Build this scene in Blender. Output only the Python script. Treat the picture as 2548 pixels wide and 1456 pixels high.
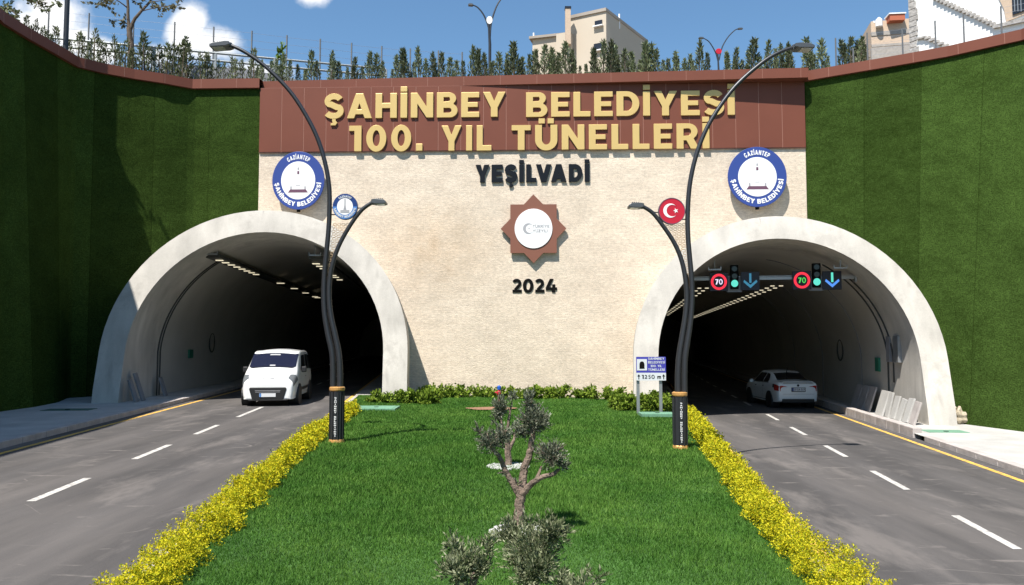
import bpy, bmesh, math, random
import numpy as np
from mathutils import Vector, Matrix
from mathutils.geometry import tessellate_polygon
random.seed(7); RNG = np.random.default_rng(11)
R = math.radians
for o in list(bpy.data.objects): bpy.data.objects.remove(o)
SC = bpy.context.scene
COL = SC.collection

# ------------------------------------------------------------------ camera
CAMZ, F, PITCH = 2.05, 1950.0, math.atan(122 / 1950.0)
cam = bpy.data.cameras.new("camera"); cam.lens = 36 * F / 2548; cam.sensor_width = 36
cam.clip_start = 0.05; cam.clip_end = 3000
camo = bpy.data.objects.new("camera", cam); COL.objects.link(camo)
camo.location = (0, 0, CAMZ); camo.rotation_euler = (math.pi / 2 + PITCH, 0, 0)
SC.camera = camo

# ------------------------------------------------------------------ sky and sun
SUNV = Vector((0.305, 0.495, -1.0)).normalized()          # direction the light travels
w = bpy.data.worlds.new("World"); SC.world = w; w.use_nodes = True
nt = w.node_tree; nt.nodes.clear()
out = nt.nodes.new("ShaderNodeOutputWorld"); bg = nt.nodes.new("ShaderNodeBackground")
sky = nt.nodes.new("ShaderNodeTexSky"); sky.sky_type = 'NISHITA'; sky.sun_disc = False
sky.sun_elevation = math.asin(-SUNV.z)
sky.sun_rotation = math.atan2(-SUNV.x, -SUNV.y)
sky.altitude = 400; sky.air_density = 1.15; sky.dust_density = 0.5; sky.ozone_density = 1.6
bg.inputs[1].default_value = 0.075
def N(tree, t, **kw):
    n = tree.nodes.new(t)
    for k, v in kw.items():
        if k.startswith('i_'): n.inputs[int(k[2:])].default_value = v
        else: setattr(n, k, v)
    return n
def mth(tree, op, a, b=None, clamp=False):
    n = tree.nodes.new("ShaderNodeMath"); n.operation = op; n.use_clamp = clamp
    for i, s in enumerate((a, b)):
        if s is None: continue
        if isinstance(s, (int, float)): n.inputs[i].default_value = s
        else: tree.links.new(s, n.inputs[i])
    return n.outputs[0]
tc = N(nt, "ShaderNodeTexCoord"); sep = N(nt, "ShaderNodeSeparateXYZ")
nt.links.new(tc.outputs['Generated'], sep.inputs[0])
yy = mth(nt, 'MAXIMUM', sep.outputs[1], 0.02)
az = mth(nt, 'DIVIDE', sep.outputs[0], yy); el = mth(nt, 'DIVIDE', sep.outputs[2], yy)
cmb = N(nt, "ShaderNodeCombineXYZ"); nt.links.new(az, cmb.inputs[0]); nt.links.new(el, cmb.inputs[1])
ns = N(nt, "ShaderNodeTexNoise"); ns.inputs['Scale'].default_value = 16; ns.inputs['Detail'].default_value = 6; ns.inputs['Roughness'].default_value = 0.55
nt.links.new(cmb.outputs[0], ns.inputs['Vector'])
ns2 = N(nt, "ShaderNodeTexNoise"); ns2.inputs['Scale'].default_value = 5; ns2.inputs['Detail'].default_value = 5
nt.links.new(cmb.outputs[0], ns2.inputs['Vector'])
# cumulus banks low in the north-west sky: (azimuth tangent, elevation tangent, radii)
tot = None
for (u, v, ru, rv, dens) in ((-.60, .425, .045, .04, 1.1), (-.635, .41, .05, .045, 1.0), (-.575, .39, .03, .025, .9), (-.425, .40, .03, .045, 1.1), (-.40, .385, .045, .03, 1.0), (-.46, .372, .045, .018, .7),
                             (-.545, .375, .035, .02, .9), (-.262, .455, .028, .022, 1.0), (-.34, .35, .08, .016, .6), (-.85, .4, .1, .06, 1), (.95, .3, .2, .05, .8), (1.3, .25, .3, .06, .9), (-1.3, .3, .3, .07, .9)):
    du = mth(nt, 'DIVIDE', mth(nt, 'SUBTRACT', az, u), ru); dv = mth(nt, 'DIVIDE', mth(nt, 'SUBTRACT', el, v), rv)
    d = mth(nt, 'SQRT', mth(nt, 'ADD', mth(nt, 'MULTIPLY', du, du), mth(nt, 'MULTIPLY', dv, dv)))
    m = mth(nt, 'MULTIPLY', mth(nt, 'SUBTRACT', 1.15, d), dens)
    tot = m if tot is None else mth(nt, 'MAXIMUM', tot, m)
tot = mth(nt, 'ADD', mth(nt, 'MAXIMUM', tot, -0.35), mth(nt, 'MULTIPLY', mth(nt, 'SUBTRACT', ns.outputs[0], 0.5), 1.7))
mask = N(nt, "ShaderNodeMapRange"); mask.interpolation_type = 'SMOOTHSTEP'
mask.inputs[1].default_value = 0.05; mask.inputs[2].default_value = 0.75; nt.links.new(tot, mask.inputs[0])
hz = N(nt, "ShaderNodeMapRange"); hz.inputs[1].default_value = .25; hz.inputs[2].default_value = .5; hz.inputs[3].default_value = 8.2; hz.inputs[4].default_value = 8.6
nt.links.new(ns2.outputs[0], hz.inputs[0])
cc = N(nt, "ShaderNodeCombineColor"); 
for i in range(3): nt.links.new(hz.outputs[0], cc.inputs[i])
tint = N(nt, "ShaderNodeVectorMath"); tint.operation = 'MULTIPLY'; tint.inputs[1].default_value = (.80, 1.02, 1.12); nt.links.new(sky.outputs[0], tint.inputs[0])
mx = N(nt, "ShaderNodeMix"); mx.data_type = 'RGBA'
nt.links.new(mask.outputs[0], mx.inputs['Factor']); nt.links.new(tint.outputs[0], mx.inputs['A']); nt.links.new(cc.outputs[0], mx.inputs['B'])
nt.links.new(mx.outputs['Result'], bg.inputs[0]); nt.links.new(bg.outputs[0], out.inputs[0])

sl = bpy.data.lights.new("sun", 'SUN'); sl.energy = 4.6; sl.angle = R(0.55); sl.color = (1, 0.95, 0.87)
so = bpy.data.objects.new("sun", sl); COL.objects.link(so)
so.rotation_euler = SUNV.to_track_quat('-Z', 'Y').to_euler(); so.location = (-20, -30, 60)
SC.view_settings.view_transform = 'Standard'; SC.view_settings.look = 'None'
SC.view_settings.gamma = 1; SC.view_settings.use_curve_mapping = False
SC.view_settings.exposure = 0.9
SC.render.engine = 'CYCLES'
SC.cycles.max_bounces = 8; SC.cycles.diffuse_bounces = 4; SC.cycles.use_denoising = True
SC.cycles.sample_clamp_indirect = 6

# ------------------------------------------------------------------ helpers
CP, SP = math.cos(PITCH), math.sin(PITCH)
def ray(x, y):
    dx = (x - 1274) / F; dy = (728 - y) / F
    return Vector((dx, CP - dy * SP, SP + dy * CP))
def at(x, y, Y):                   # survey: point at ground distance Y seen at photo position x, y
    d = ray(x, y); t = Y / d.y
    return Vector((d.x * t, Y, CAMZ + d.z * t))
def onz(x, y, z):
    d = ray(x, y); t = (z - CAMZ) / d.z
    return Vector((d.x * t, d.y * t, z))
FA = math.atan(0.037)              # the façade is turned a little clockwise
FO = Vector((0, 29.05, 0))
FM = Matrix.Translation(FO) @ Matrix.Rotation(-FA, 4, 'Z')     # local x along the façade, -y outwards, z up
FN = FM.to_3x3() @ Vector((0, 1, 0))
def onf(x, y, off=0.0):            # local (u, z) on the façade, off metres in front of it
    d = ray(x, y); c = Vector((0, 0, CAMZ))
    t = ((FO - FN * off) - c).dot(FN) / d.dot(FN)
    p = FM.inverted() @ (c + d * t)
    return p.x, p.z

ORG = {}
def props(o, label=None, cat=None, group=None, kind=None):
    if label: o['label'] = label
    if cat: o['category'] = cat
    if group: o['group'] = group
    if kind: o['kind'] = kind
    return o
def thing(name, label, cat, loc=(0, 0, 0), rz=0, group=None):
    o = bpy.data.objects.new(name, None); o.empty_display_size = .2; COL.objects.link(o)
    o.location = loc; o.rotation_euler = (0, 0, rz); ORG[o.name] = Vector(loc)
    return props(o, label, cat, group)

class MB:
    def __init__(s): s.v = []; s.f = []
    def add(s, vs, fs, M=None):
        o = len(s.v)
        s.v += [tuple(M @ Vector(v)) if M else tuple(v) for v in vs]
        s.f += [tuple(i + o for i in f) for f in fs]
        return s
    def box(s, c, d, M=None, rz=0):
        x, y, z = (a / 2 for a in d); T = Matrix.Translation(c)
        if rz: T = T @ Matrix.Rotation(rz, 4, 'Z')
        if M: T = M @ T
        vs = [(-x, -y, -z), (x, -y, -z), (x, y, -z), (-x, y, -z), (-x, -y, z), (x, -y, z), (x, y, z), (-x, y, z)]
        return s.add(vs, [(0, 3, 2, 1), (4, 5, 6, 7), (0, 1, 5, 4), (1, 2, 6, 5), (2, 3, 7, 6), (3, 0, 4, 7)], T)
    def tube(s, pts, r, n=8, M=None, flat=1.0):
        pts = [Vector(p) for p in pts]; rs = r if isinstance(r, (list, tuple)) else [r] * len(pts)
        vs = []; fs = []; up = None
        for i, p in enumerate(pts):
            t = (pts[min(i + 1, len(pts) - 1)] - pts[max(i - 1, 0)]).normalized()
            if up is None: up = Vector((0, 1, 0)) if abs(t.y) < .9 else Vector((1, 0, 0))
            a = t.cross(up).normalized(); b = a.cross(t).normalized(); up = b
            for k in range(n):
                an = 2 * math.pi * k / n
                vs.append(p + a * (math.cos(an) * rs[i]) + b * (math.sin(an) * rs[i] * flat))
        for i in range(len(pts) - 1):
            for k in range(n):
                fs.append((i * n + k, i * n + (k + 1) % n, (i + 1) * n + (k + 1) % n, (i + 1) * n + k))
        fs.append(tuple(range(n - 1, -1, -1))); fs.append(tuple((len(pts) - 1) * n + k for k in range(n)))
        return s.add(vs, fs, M)
    def lathe(s, prof, M=None, n=24):          # prof: (radius, z) around local Z
        vs = []; fs = []
        for (r, z) in prof:
            for k in range(n):
                a = 2 * math.pi * k / n; vs.append((r * math.cos(a), r * math.sin(a), z))
        for i in range(len(prof) - 1):
            for k in range(n): fs.append((i * n + k, i * n + (k + 1) % n, (i + 1) * n + (k + 1) % n, (i + 1) * n + k))
        if prof[0][0] > 1e-4: fs.append(tuple(range(n - 1, -1, -1)))
        if prof[-1][0] > 1e-4: fs.append(tuple((len(prof) - 1) * n + k for k in range(n)))
        return s.add(vs, fs, M)
    def prism(s, polys, y0, y1, M=None):       # outline (first) and holes in local x,z; from y0 (front, -y) to y1
        pl = [[Vector((p[0], p[1], 0)) for p in q] for q in polys]
        tri = tessellate_polygon(pl); flat = [p for q in polys for p in q]; n = len(flat)
        vs = [(p[0], y0, p[1]) for p in flat] + [(p[0], y1, p[1]) for p in flat]
        fs = []
        for t in tri:
            a, b, c = (Vector((*flat[i], 0)) for i in t)
            if (b - a).cross(c - a).z < 0: t = t[::-1]
            fs.append(tuple(t)); fs.append(tuple(i + n for i in t[::-1]))
        o = 0
        for q in polys:
            m = len(q)
            ar = sum(q[i][0] * q[(i + 1) % m][1] - q[(i + 1) % m][0] * q[i][1] for i in range(m))
            flip = (ar < 0) ^ (q is not polys[0])
            for i in range(m):
                j = (i + 1) % m; f = (o + i, o + i + n, o + j + n, o + j)
                fs.append(f[::-1] if flip else f)
            o += m
        return s.add(vs, fs, M)
    def grid(s, fn, nu, nv, M=None, skip=None):
        vs = [fn(i / nu, j / nv) for i in range(nu + 1) for j in range(nv + 1)]
        fs = []
        for i in range(nu):
            for j in range(nv):
                q = (i * (nv + 1) + j, (i + 1) * (nv + 1) + j, (i + 1) * (nv + 1) + j + 1, i * (nv + 1) + j + 1)
                if skip:
                    c = sum((Vector(vs[k]) for k in q), Vector()) / 4
                    if skip(c): continue
                fs.append(q)
        return s.add(vs, fs, M)
    def build(s, name, mat, parent=None, smooth=False, local=False, bevel=0, fixn=False):
        return mkobj(name, s.v, s.f, mat, parent, smooth, local, bevel, fixn)

def mkobj(name, v, f, mat, parent=None, smooth=False, local=False, bevel=0, fixn=False):
    me = bpy.data.meshes.new(name)
    a = np.asarray(v, dtype=np.float64)
    org = Vector((0, 0, 0))
    if parent is not None:
        if not local: org = ORG[parent.name]
    elif not local:
        lo, hi = a.min(0), a.max(0); org = Vector(((lo[0] + hi[0]) / 2, (lo[1] + hi[1]) / 2, lo[2]))
    a = a - np.array(org)
    me.from_pydata(a.tolist() if not isinstance(f, np.ndarray) else a, [], f)
    if fixn:
        b = bmesh.new(); b.from_mesh(me); bmesh.ops.recalc_face_normals(b, faces=b.faces); b.to_mesh(me); b.free()
    if smooth: me.polygons.foreach_set('use_smooth', [True] * len(me.polygons))
    me.materials.append(mat)
    o = bpy.data.objects.new(name, me); COL.objects.link(o)
    if parent is not None: o.parent = parent
    else: o.location = org
    ORG[o.name] = ORG[parent.name] if parent is not None else Vector(org)
    if smooth and bevel == 0:
        try:
            m = o.modifiers.new('n', 'EDGE_SPLIT'); m.split_angle = R(38)
        except Exception: pass
    if bevel:
        m = o.modifiers.new('b', 'BEVEL'); m.width = bevel; m.segments = 2; m.limit_method = 'ANGLE'
    return o

def npmesh(name, verts, k, mat, parent=None, local=False):      # verts (n*k,3), faces of k corners
    n = len(verts) // k; me = bpy.data.meshes.new(name)
    org = Vector((0, 0, 0))
    if parent is not None:
        if not local: org = ORG[parent.name]
    elif not local:
        lo, hi = verts.min(0), verts.max(0); org = Vector(((lo[0] + hi[0]) / 2, (lo[1] + hi[1]) / 2, lo[2]))
    vv = (verts - np.array(org)).astype(np.float32)
    me.vertices.add(len(vv)); me.vertices.foreach_set('co', vv.ravel())
    me.loops.add(n * k); me.loops.foreach_set('vertex_index', np.arange(n * k, dtype=np.int32))
    me.polygons.add(n); me.polygons.foreach_set('loop_start', np.arange(0, n * k, k, dtype=np.int32))
    me.update(calc_edges=True); me.materials.append(mat)
    o = bpy.data.objects.new(name, me); COL.objects.link(o)
    if parent is not None: o.parent = parent
    else: o.location = org
    ORG[o.name] = ORG[parent.name] if parent is not None else Vector(org)
    return o

def leaves(pos, size, asp=2.2, up=0.3, jit=0.5, droop=None):
    """diamond leaf faces at pos (n,3); returns (n*4,3)"""
    n = len(pos); s = size * (1 + jit * (RNG.random(n) - .5) * 2)
    d = RNG.normal(size=(n, 3)); d[:, 2] = d[:, 2] * .8 + up
    if droop is not None: d = d * .55 + droop
    d /= np.linalg.norm(d, axis=1)[:, None] + 1e-9
    e = np.cross(d, RNG.normal(size=(n, 3))); e /= np.linalg.norm(e, axis=1)[:, None] + 1e-9
    L = s[:, None]; W = (s / asp)[:, None]
    nn = np.cross(d, e)
    out = np.empty((n, 4, 3))
    out[:, 0] = pos; out[:, 1] = pos + d * L * .5 + e * W * .5 + nn * L * .08; out[:, 2] = pos + d * L; out[:, 3] = pos + d * L * .5 - e * W * .5 + nn * L * .08
    return out.reshape(-1, 3)

# ------------------------------------------------------------------ materials
def material(name, col, rough=.6, metal=0.0, spec=.4, var=None, bump=None, emit=None, coat=0):
    m = bpy.data.materials.new(name); m.use_nodes = True; t = m.node_tree; p = t.nodes['Principled BSDF']
    p.inputs['Base Color'].default_value = (*col, 1); p.inputs['Roughness'].default_value = rough
    p.inputs['Metallic'].default_value = metal; p.inputs['Specular IOR Level'].default_value = spec
    if coat: p.inputs['Coat Weight'].default_value = coat; p.inputs['Coat Roughness'].default_value = .05
    if emit: p.inputs['Emission Color'].default_value = (*emit[0], 1); p.inputs['Emission Strength'].default_value = emit[1]
    co = N(t, "ShaderNodeTexCoord").outputs['Object']
    cur = None
    if var:
        for (sc, amt, stretch, det) in var:
            mp = N(t, "ShaderNodeMapping"); mp.inputs['Scale'].default_value = stretch; t.links.new(co, mp.inputs[0])
            nz = N(t, "ShaderNodeTexNoise"); nz.inputs['Scale'].default_value = sc; nz.inputs['Detail'].default_value = det
            t.links.new(mp.outputs[0], nz.inputs['Vector'])
            mr = N(t, "ShaderNodeMapRange"); mr.inputs[1].default_value = .3; mr.inputs[2].default_value = .7
            mr.inputs[3].default_value = 1 - amt; mr.inputs[4].default_value = 1 + amt; t.links.new(nz.outputs[0], mr.inputs[0])
            cur = mr.outputs[0] if cur is None else mth(t, 'MULTIPLY', cur, mr.outputs[0])
        vm = N(t, "ShaderNodeVectorMath"); vm.operation = 'SCALE'; vm.inputs[0].default_value = col
        t.links.new(cur, vm.inputs['Scale']); t.links.new(vm.outputs[0], p.inputs['Base Color'])
    if bump:
        nz = N(t, "ShaderNodeTexNoise"); nz.inputs['Scale'].default_value = bump[0]; nz.inputs['Detail'].default_value = 4
        t.links.new(co, nz.inputs['Vector'])
        b = N(t, "ShaderNodeBump"); b.inputs['Strength'].default_value = bump[1]; b.inputs['Distance'].default_value = bump[2]
        t.links.new(nz.outputs[0], b.inputs['Height']); t.links.new(b.outputs[0], p.inputs['Normal'])
    return m
S1 = (1, 1, 1)
def leafmat(name, cols, trans=.3, rough=.55, objvar=0, patch=None):
    m = bpy.data.materials.new(name); m.use_nodes = True; t = m.node_tree; p = t.nodes['Principled BSDF']; o = t.nodes['Material Output']
    g = N(t, "ShaderNodeNewGeometry"); r = N(t, "ShaderNodeValToRGB"); t.links.new(g.outputs['Random Per Island'], r.inputs[0])
    els = r.color_ramp.elements; n = len(cols)
    while len(els) < n: els.new(.5)
    for i, c in enumerate(cols): els[i].position = i / (n - 1); els[i].color = (*c, 1)
    src = r.outputs[0]
    if objvar:                                        # each plant a little lighter or darker
        oi = N(t, "ShaderNodeObjectInfo"); mr = N(t, "ShaderNodeMapRange"); mr.inputs[3].default_value = 1 - objvar; mr.inputs[4].default_value = 1 + objvar; t.links.new(oi.outputs['Random'], mr.inputs[0])
        vm = N(t, "ShaderNodeVectorMath"); vm.operation = 'SCALE'; t.links.new(src, vm.inputs[0]); t.links.new(mr.outputs[0], vm.inputs['Scale']); src = vm.outputs[0]
    if patch:                                         # thin yellowish and lush dark patches
        co = N(t, "ShaderNodeTexCoord").outputs['Object']
        for sc, ca, cb in patch:
            nz = N(t, "ShaderNodeTexNoise"); nz.inputs['Scale'].default_value = sc; nz.inputs['Detail'].default_value = 4; t.links.new(co, nz.inputs['Vector'])
            mr = N(t, "ShaderNodeMapRange"); mr.inputs[1].default_value = .36; mr.inputs[2].default_value = .64; t.links.new(nz.outputs[0], mr.inputs[0])
            mc = N(t, "ShaderNodeMix"); mc.data_type = 'RGBA'; mc.inputs['A'].default_value = (*ca, 1); mc.inputs['B'].default_value = (*cb, 1); t.links.new(mr.outputs[0], mc.inputs['Factor'])
            mu = N(t, "ShaderNodeMix"); mu.data_type = 'RGBA'; mu.blend_type = 'MULTIPLY'; mu.inputs['Factor'].default_value = 1; t.links.new(src, mu.inputs['A']); t.links.new(mc.outputs['Result'], mu.inputs['B']); src = mu.outputs['Result']
    t.links.new(src, p.inputs['Base Color']); p.inputs['Roughness'].default_value = rough; p.inputs['Specular IOR Level'].default_value = .08
    tr = N(t, "ShaderNodeBsdfTranslucent"); t.links.new(src, tr.inputs[0])
    ms = N(t, "ShaderNodeMixShader"); ms.inputs[0].default_value = trans
    t.links.new(p.outputs[0], ms.inputs[1]); t.links.new(tr.outputs[0], ms.inputs[2]); t.links.new(ms.outputs[0], o.inputs[0])
    return m

MAT = dict(
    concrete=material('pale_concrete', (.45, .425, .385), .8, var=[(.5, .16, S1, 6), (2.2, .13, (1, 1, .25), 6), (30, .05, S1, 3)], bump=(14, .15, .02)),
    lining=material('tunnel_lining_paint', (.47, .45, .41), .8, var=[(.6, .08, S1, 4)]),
    joint=material('joint_dark', (.06, .06, .055), .8),
    brown=material('brown_metal_panel', (.165, .056, .036), .5, .0, .2, var=[(.7, .05, S1, 2)]),
    seam=material('panel_joint_light', (.34, .17, .125), .5),
    under=material('coping_underside', (.03, .022, .02), .8),
    gold=material('gold_letter_metal', (.63, .44, .165), .4, .2, .4),
    navy=material('dark_letter', (.006, .009, .014), .7, 0, .15),
    black=material('black_plastic', (.005, .005, .005), .8, 0, .1),
    star=material('star_brown', (.21, .085, .055), .45),
    white=material('white_enamel', (.80, .80, .80), .4),
    blue=material('blue_enamel', (.03, .06, .25), .45),
    blued=material('dark_blue_enamel', (.012, .04, .17), .4),
    bluel=material('light_blue_enamel', (.07, .2, .5), .4),
    red=material('red_enamel', (.46, .01, .03), .45),
    maroon=material('maroon_enamel', (.13, .06, .1), .5),
    greyl=material('grey_print', (.35, .35, .37), .5),
    pole=material('anthracite_paint', (.035, .037, .042), .38, .3, .5),
    lattice=material('gold_lattice', (.5, .34, .2), .4, .5),
    brass=material('brass_ring', (.62, .33, .11), .35, .35),
    lamphead=material('lamp_head_grey', (.10, .105, .11), .4, .4),
    lampglass=material('lamp_glass', (.5, .5, .48), .15),
    asphalt=material('asphalt', (.067, .062, .061), .88, var=[(.35, .12, (1, .35, 1), 5), (2.0, .10, (1.6, .25, 1), 4), (60, .10, S1, 2)], bump=(90, .25, .01)),
    dash=material('road_paint_white', (.52, .50, .47), .7, var=[(9, .12, S1, 4)]),
    yellow=material('road_paint_yellow', (.72, .42, .08), .7, var=[(5, .2, S1, 5)]),
    kerb=material('kerb_concrete', (.42, .38, .36), .85, var=[(3, .18, S1, 5), (40, .06, S1, 2)], bump=(20, .3, .02)),
    pave=material('pavement_concrete', (.42, .41, .39), .85, var=[(1.1, .15, S1, 6), (25, .07, S1, 3)], bump=(30, .3, .015)),
    soil=material('ground_soil', (.16, .12, .08), .95, var=[(1, .2, S1, 5)]),
    lawn=material('lawn_base', (.042, .105, .018), .9, var=[(1.3, .25, S1, 4), (45, .35, S1, 3)]),
    pebble=material('white_pebble', (.40, .40, .385), .7),
    bark=material('olive_bark', (.19, .14, .11), .9, var=[(7, .45, (1, 1, .35), 6), (30, .2, (1, 1, .5), 4)], bump=(30, .9, .03)),
    barkd=material('dark_bark', (.10, .075, .055), .9, var=[(12, .3, (1, 1, .3), 4)]),
    galv=material('galvanised_steel', (.33, .34, .35), .45, .6),
    postd=material('fence_post_grey', (.14, .145, .15), .6, .2),
    rail=material('guard_rail', (.23, .25, .26), .5, .3),
    wire=material('wire', (.11, .13, .17), .5, .3),
    greybox=material('grey_wall', (.20, .205, .22), .85, var=[(2, .12, S1, 4)]),
    cream=material('cream_render', (.50, .43, .345), .85, var=[(.25, .05, S1, 4)]),
    creamd=material('grey_render', (.33, .29, .25), .85, var=[(.3, .12, S1, 5)]),
    whitew=material('white_limewash', (.82, .82, .81), .85, var=[(.6, .05, S1, 5)]),
    rubble=material('rubble_stone', (.36, .34, .32), .9, var=[(6, .3, S1, 4)], bump=(9, .6, .05)),
    brickt=material('tan_block', (.52, .40, .30), .9, var=[(9, .10, (1, 1, 2.5), 3)]),
    brickg=material('grey_band', (.34, .31, .28), .9, var=[(7, .12, S1, 3)]),
    terra=material('red_tile', (.42, .12, .06), .7),
    win=material('dark_window', (.02, .022, .028), .15, 0, .5),
    carw=material('white_car_paint', (.78, .79, .79), .25, 0, .5, coat=.6),
    glass=material('tinted_car_glass', (.010, .011, .014), .08, 0, .4),
    glassb=material('windscreen_blue', (.012, .015, .035), .12, 0, .25),
    tyre=material('tyre_rubber', (.015, .015, .016), .8),
    rim=material('silver_rim', (.45, .45, .46), .35, .6),
    trim=material('black_trim', (.016, .016, .017), .5),
    tail=material('red_tail_lens', (.38, .02, .015), .2),
    lens=material('clear_headlamp', (.13, .14, .15), .12),
    plate=material('number_plate', (.62, .63, .65), .5),
    signblue=material('sign_blue', (.05, .05, .34), .45),
    signgrey=material('sign_grey_white', (.6, .63, .66), .5),
    utgreen=material('green_cover', (.13, .27, .18), .7, var=[(3, .1, S1, 4)]),
    utgreend=material('dark_green_cover', (.05, .12, .09), .7),
    rocky=material('yellow_rock', (.40, .34, .25), .9, var=[(8, .2, S1, 4)], bump=(12, .4, .03)),
    soilr=material('reddish_soil', (.24, .13, .08), .95, var=[(14, .25, S1, 4)]),
    hose=material('rusty_pipe', (.36, .15, .10), .7),
    bluep=material('blue_valve', (.02, .10, .45), .4),
    lit=material('warm_lamp', (.8, .75, .6), .4, emit=((1, .88, .62), .42)),
    ledr=material('led_red', (.3, .01, .02), .4, emit=((1, .03, .06), .62)),
    ledw=material('led_white', (.5, .5, .5), .4, emit=((.85, .75, 1), .6)),
    ledg=material('led_green', (.1, .4, .1), .4, emit=((.1, .75, .1), .45)),
    ledc=material('led_cyan', (.1, .5, .4), .4, emit=((.12, .75, .58), .5)),
    ledb=material('led_blue', (.05, .1, .5), .4, emit=((.1, .33, .9), .5)),
    ledt=material('led_teal', (.05, .2, .3), .4, emit=((.05, .25, .4), .35)),
    ledk=material('led_board_black', (.008, .008, .02), .4),
    exitg=material('green_exit_sign', (.02, .16, .10), .5),
)
MAT['grass'] = leafmat('grass_blades', [(.045, .12, .018), (.064, .163, .024), (.086, .198, .033), (.133, .255, .06)], .25, patch=((.55, (.78, .86, .8), (1.2, 1.12, 1.1)), (1.9, (.82, .86, .85), (1.22, 1.12, 1.15))))
MAT['yl'] = leafmat('yellow_leaf', [(.10, .15, .012), (.30, .34, .015), (.48, .46, .015), (.57, .52, .02), (.60, .49, .018), (.64, .58, .04)], .25)
MAT['gl'] = leafmat('green_shrub_leaf', [(.05, .09, .012), (.12, .19, .02), (.19, .27, .035), (.26, .34, .05)], .25)
MAT['thuja'] = leafmat('thuja_leaf', [(.06, .08, .032), (.115, .14, .065), (.175, .205, .115), (.26, .29, .19)], .15, objvar=.38)
MAT['scruff'] = leafmat('scruffy_leaf', [(.05, .065, .03), (.11, .135, .06), (.18, .20, .11), (.27, .28, .18)], .2, objvar=.25)
MAT['olive'] = leafmat('olive_leaf', [(.05, .062, .034), (.125, .145, .09), (.21, .23, .165), (.33, .345, .27)], .2)
MAT['oliveg'] = leafmat('olive_leaf_green', [(.045, .062, .027), (.12, .15, .07), (.23, .255, .145), (.40, .41, .27)], .25)
MAT['brleaf'] = leafmat('browning_leaf', [(.08, .09, .05), (.15, .14, .08), (.22, .2, .13)], .3)

def stone_mat():
    m = bpy.data.materials.new('split_face_stone'); m.use_nodes = True; t = m.node_tree; p = t.nodes['Principled BSDF']
    p.inputs['Roughness'].default_value = .85; p.inputs['Specular IOR Level'].default_value = .2
    co = N(t, "ShaderNodeTexCoord").outputs['UV']
    br = N(t, "ShaderNodeTexBrick"); br.inputs['Color1'].default_value = (.69, .59, .475, 1); br.inputs['Color2'].default_value = (.66, .555, .44, 1)
    br.inputs['Mortar'].default_value = (.62, .515, .41, 1); br.inputs['Scale'].default_value = 1
    br.inputs['Brick Width'].default_value = .34; br.inputs['Row Height'].default_value = .085; br.inputs['Mortar Size'].default_value = .006
    br.inputs['Bias'].default_value = -.15
    nd = N(t, "ShaderNodeTexNoise"); nd.inputs['Scale'].default_value = 6; t.links.new(co, nd.inputs['Vector'])
    va = N(t, "ShaderNodeVectorMath"); va.operation = 'MULTIPLY_ADD'; va.inputs[1].default_value = (.05, .05, 0); t.links.new(nd.outputs['Color'], va.inputs[0]); t.links.new(co, va.inputs[2])
    t.links.new(va.outputs[0], br.inputs['Vector'])
    cur = None
    for (sc, amt, st, det) in ((.35, .09, (1, 1, 1), 5), (1.3, .10, (1, 1.6, 1), 6), (7, .15, (1, 2.0, 1), 5), (26, .17, (1, 1.6, 1), 3)):
        mp = N(t, "ShaderNodeMapping"); mp.inputs['Scale'].default_value = st; t.links.new(co, mp.inputs[0])
        nz = N(t, "ShaderNodeTexNoise"); nz.inputs['Scale'].default_value = sc; nz.inputs['Detail'].default_value = det; t.links.new(mp.outputs[0], nz.inputs['Vector'])
        mr = N(t, "ShaderNodeMapRange"); mr.inputs[1].default_value = .3; mr.inputs[2].default_value = .7; mr.inputs[3].default_value = 1 - amt; mr.inputs[4].default_value = 1 + amt * .8
        t.links.new(nz.outputs[0], mr.inputs[0]); cur = mr.outputs[0] if cur is None else mth(t, 'MULTIPLY', cur, mr.outputs[0])
    vm = N(t, "ShaderNodeVectorMath"); vm.operation = 'SCALE'; t.links.new(br.outputs['Color'], vm.inputs[0]); t.links.new(cur, vm.inputs['Scale'])
    # an old damp stain left of the star: browner stone
    mp = N(t, "ShaderNodeMapping"); mp.inputs['Location'].default_value = (2.9, -5.55, 0); t.links.new(co, mp.inputs[0])
    ms = N(t, "ShaderNodeMapping"); ms.inputs['Scale'].default_value = (.36, .5, 1); t.links.new(mp.outputs[0], ms.inputs[0])
    ln = N(t, "ShaderNodeVectorMath"); ln.operation = 'LENGTH'; t.links.new(ms.outputs[0], ln.inputs[0])
    n3 = N(t, "ShaderNodeTexNoise"); n3.inputs['Scale'].default_value = 1.8; n3.inputs['Detail'].default_value = 7; t.links.new(co, n3.inputs['Vector'])
    st_ = mth(t, 'MULTIPLY', mth(t, 'SUBTRACT', 1.05, ln.outputs['Value'], True), mth(t, 'MULTIPLY', n3.outputs[0], 1.1), True)
    mx = N(t, "ShaderNodeMix"); mx.data_type = 'RGBA'; mx.blend_type = 'MULTIPLY'; mx.inputs['B'].default_value = (.85, .74, .62, 1)
    t.links.new(st_, mx.inputs['Factor']); t.links.new(vm.outputs[0], mx.inputs['A'])
    t.links.new(mx.outputs['Result'], p.inputs['Base Color'])
    nb = N(t, "ShaderNodeTexNoise"); nb.inputs['Scale'].default_value = 16; nb.inputs['Detail'].default_value = 5
    mb = N(t, "ShaderNodeMapping"); mb.inputs['Scale'].default_value = (1, 2.2, 1); t.links.new(co, mb.inputs[0]); t.links.new(mb.outputs[0], nb.inputs['Vector'])
    b = N(t, "ShaderNodeBump"); b.inputs['Strength'].default_value = .55; b.inputs['Distance'].default_value = .03
    t.links.new(nb.outputs[0], b.inputs['Height']); t.links.new(b.outputs[0], p.inputs['Normal'])
    return m
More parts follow.
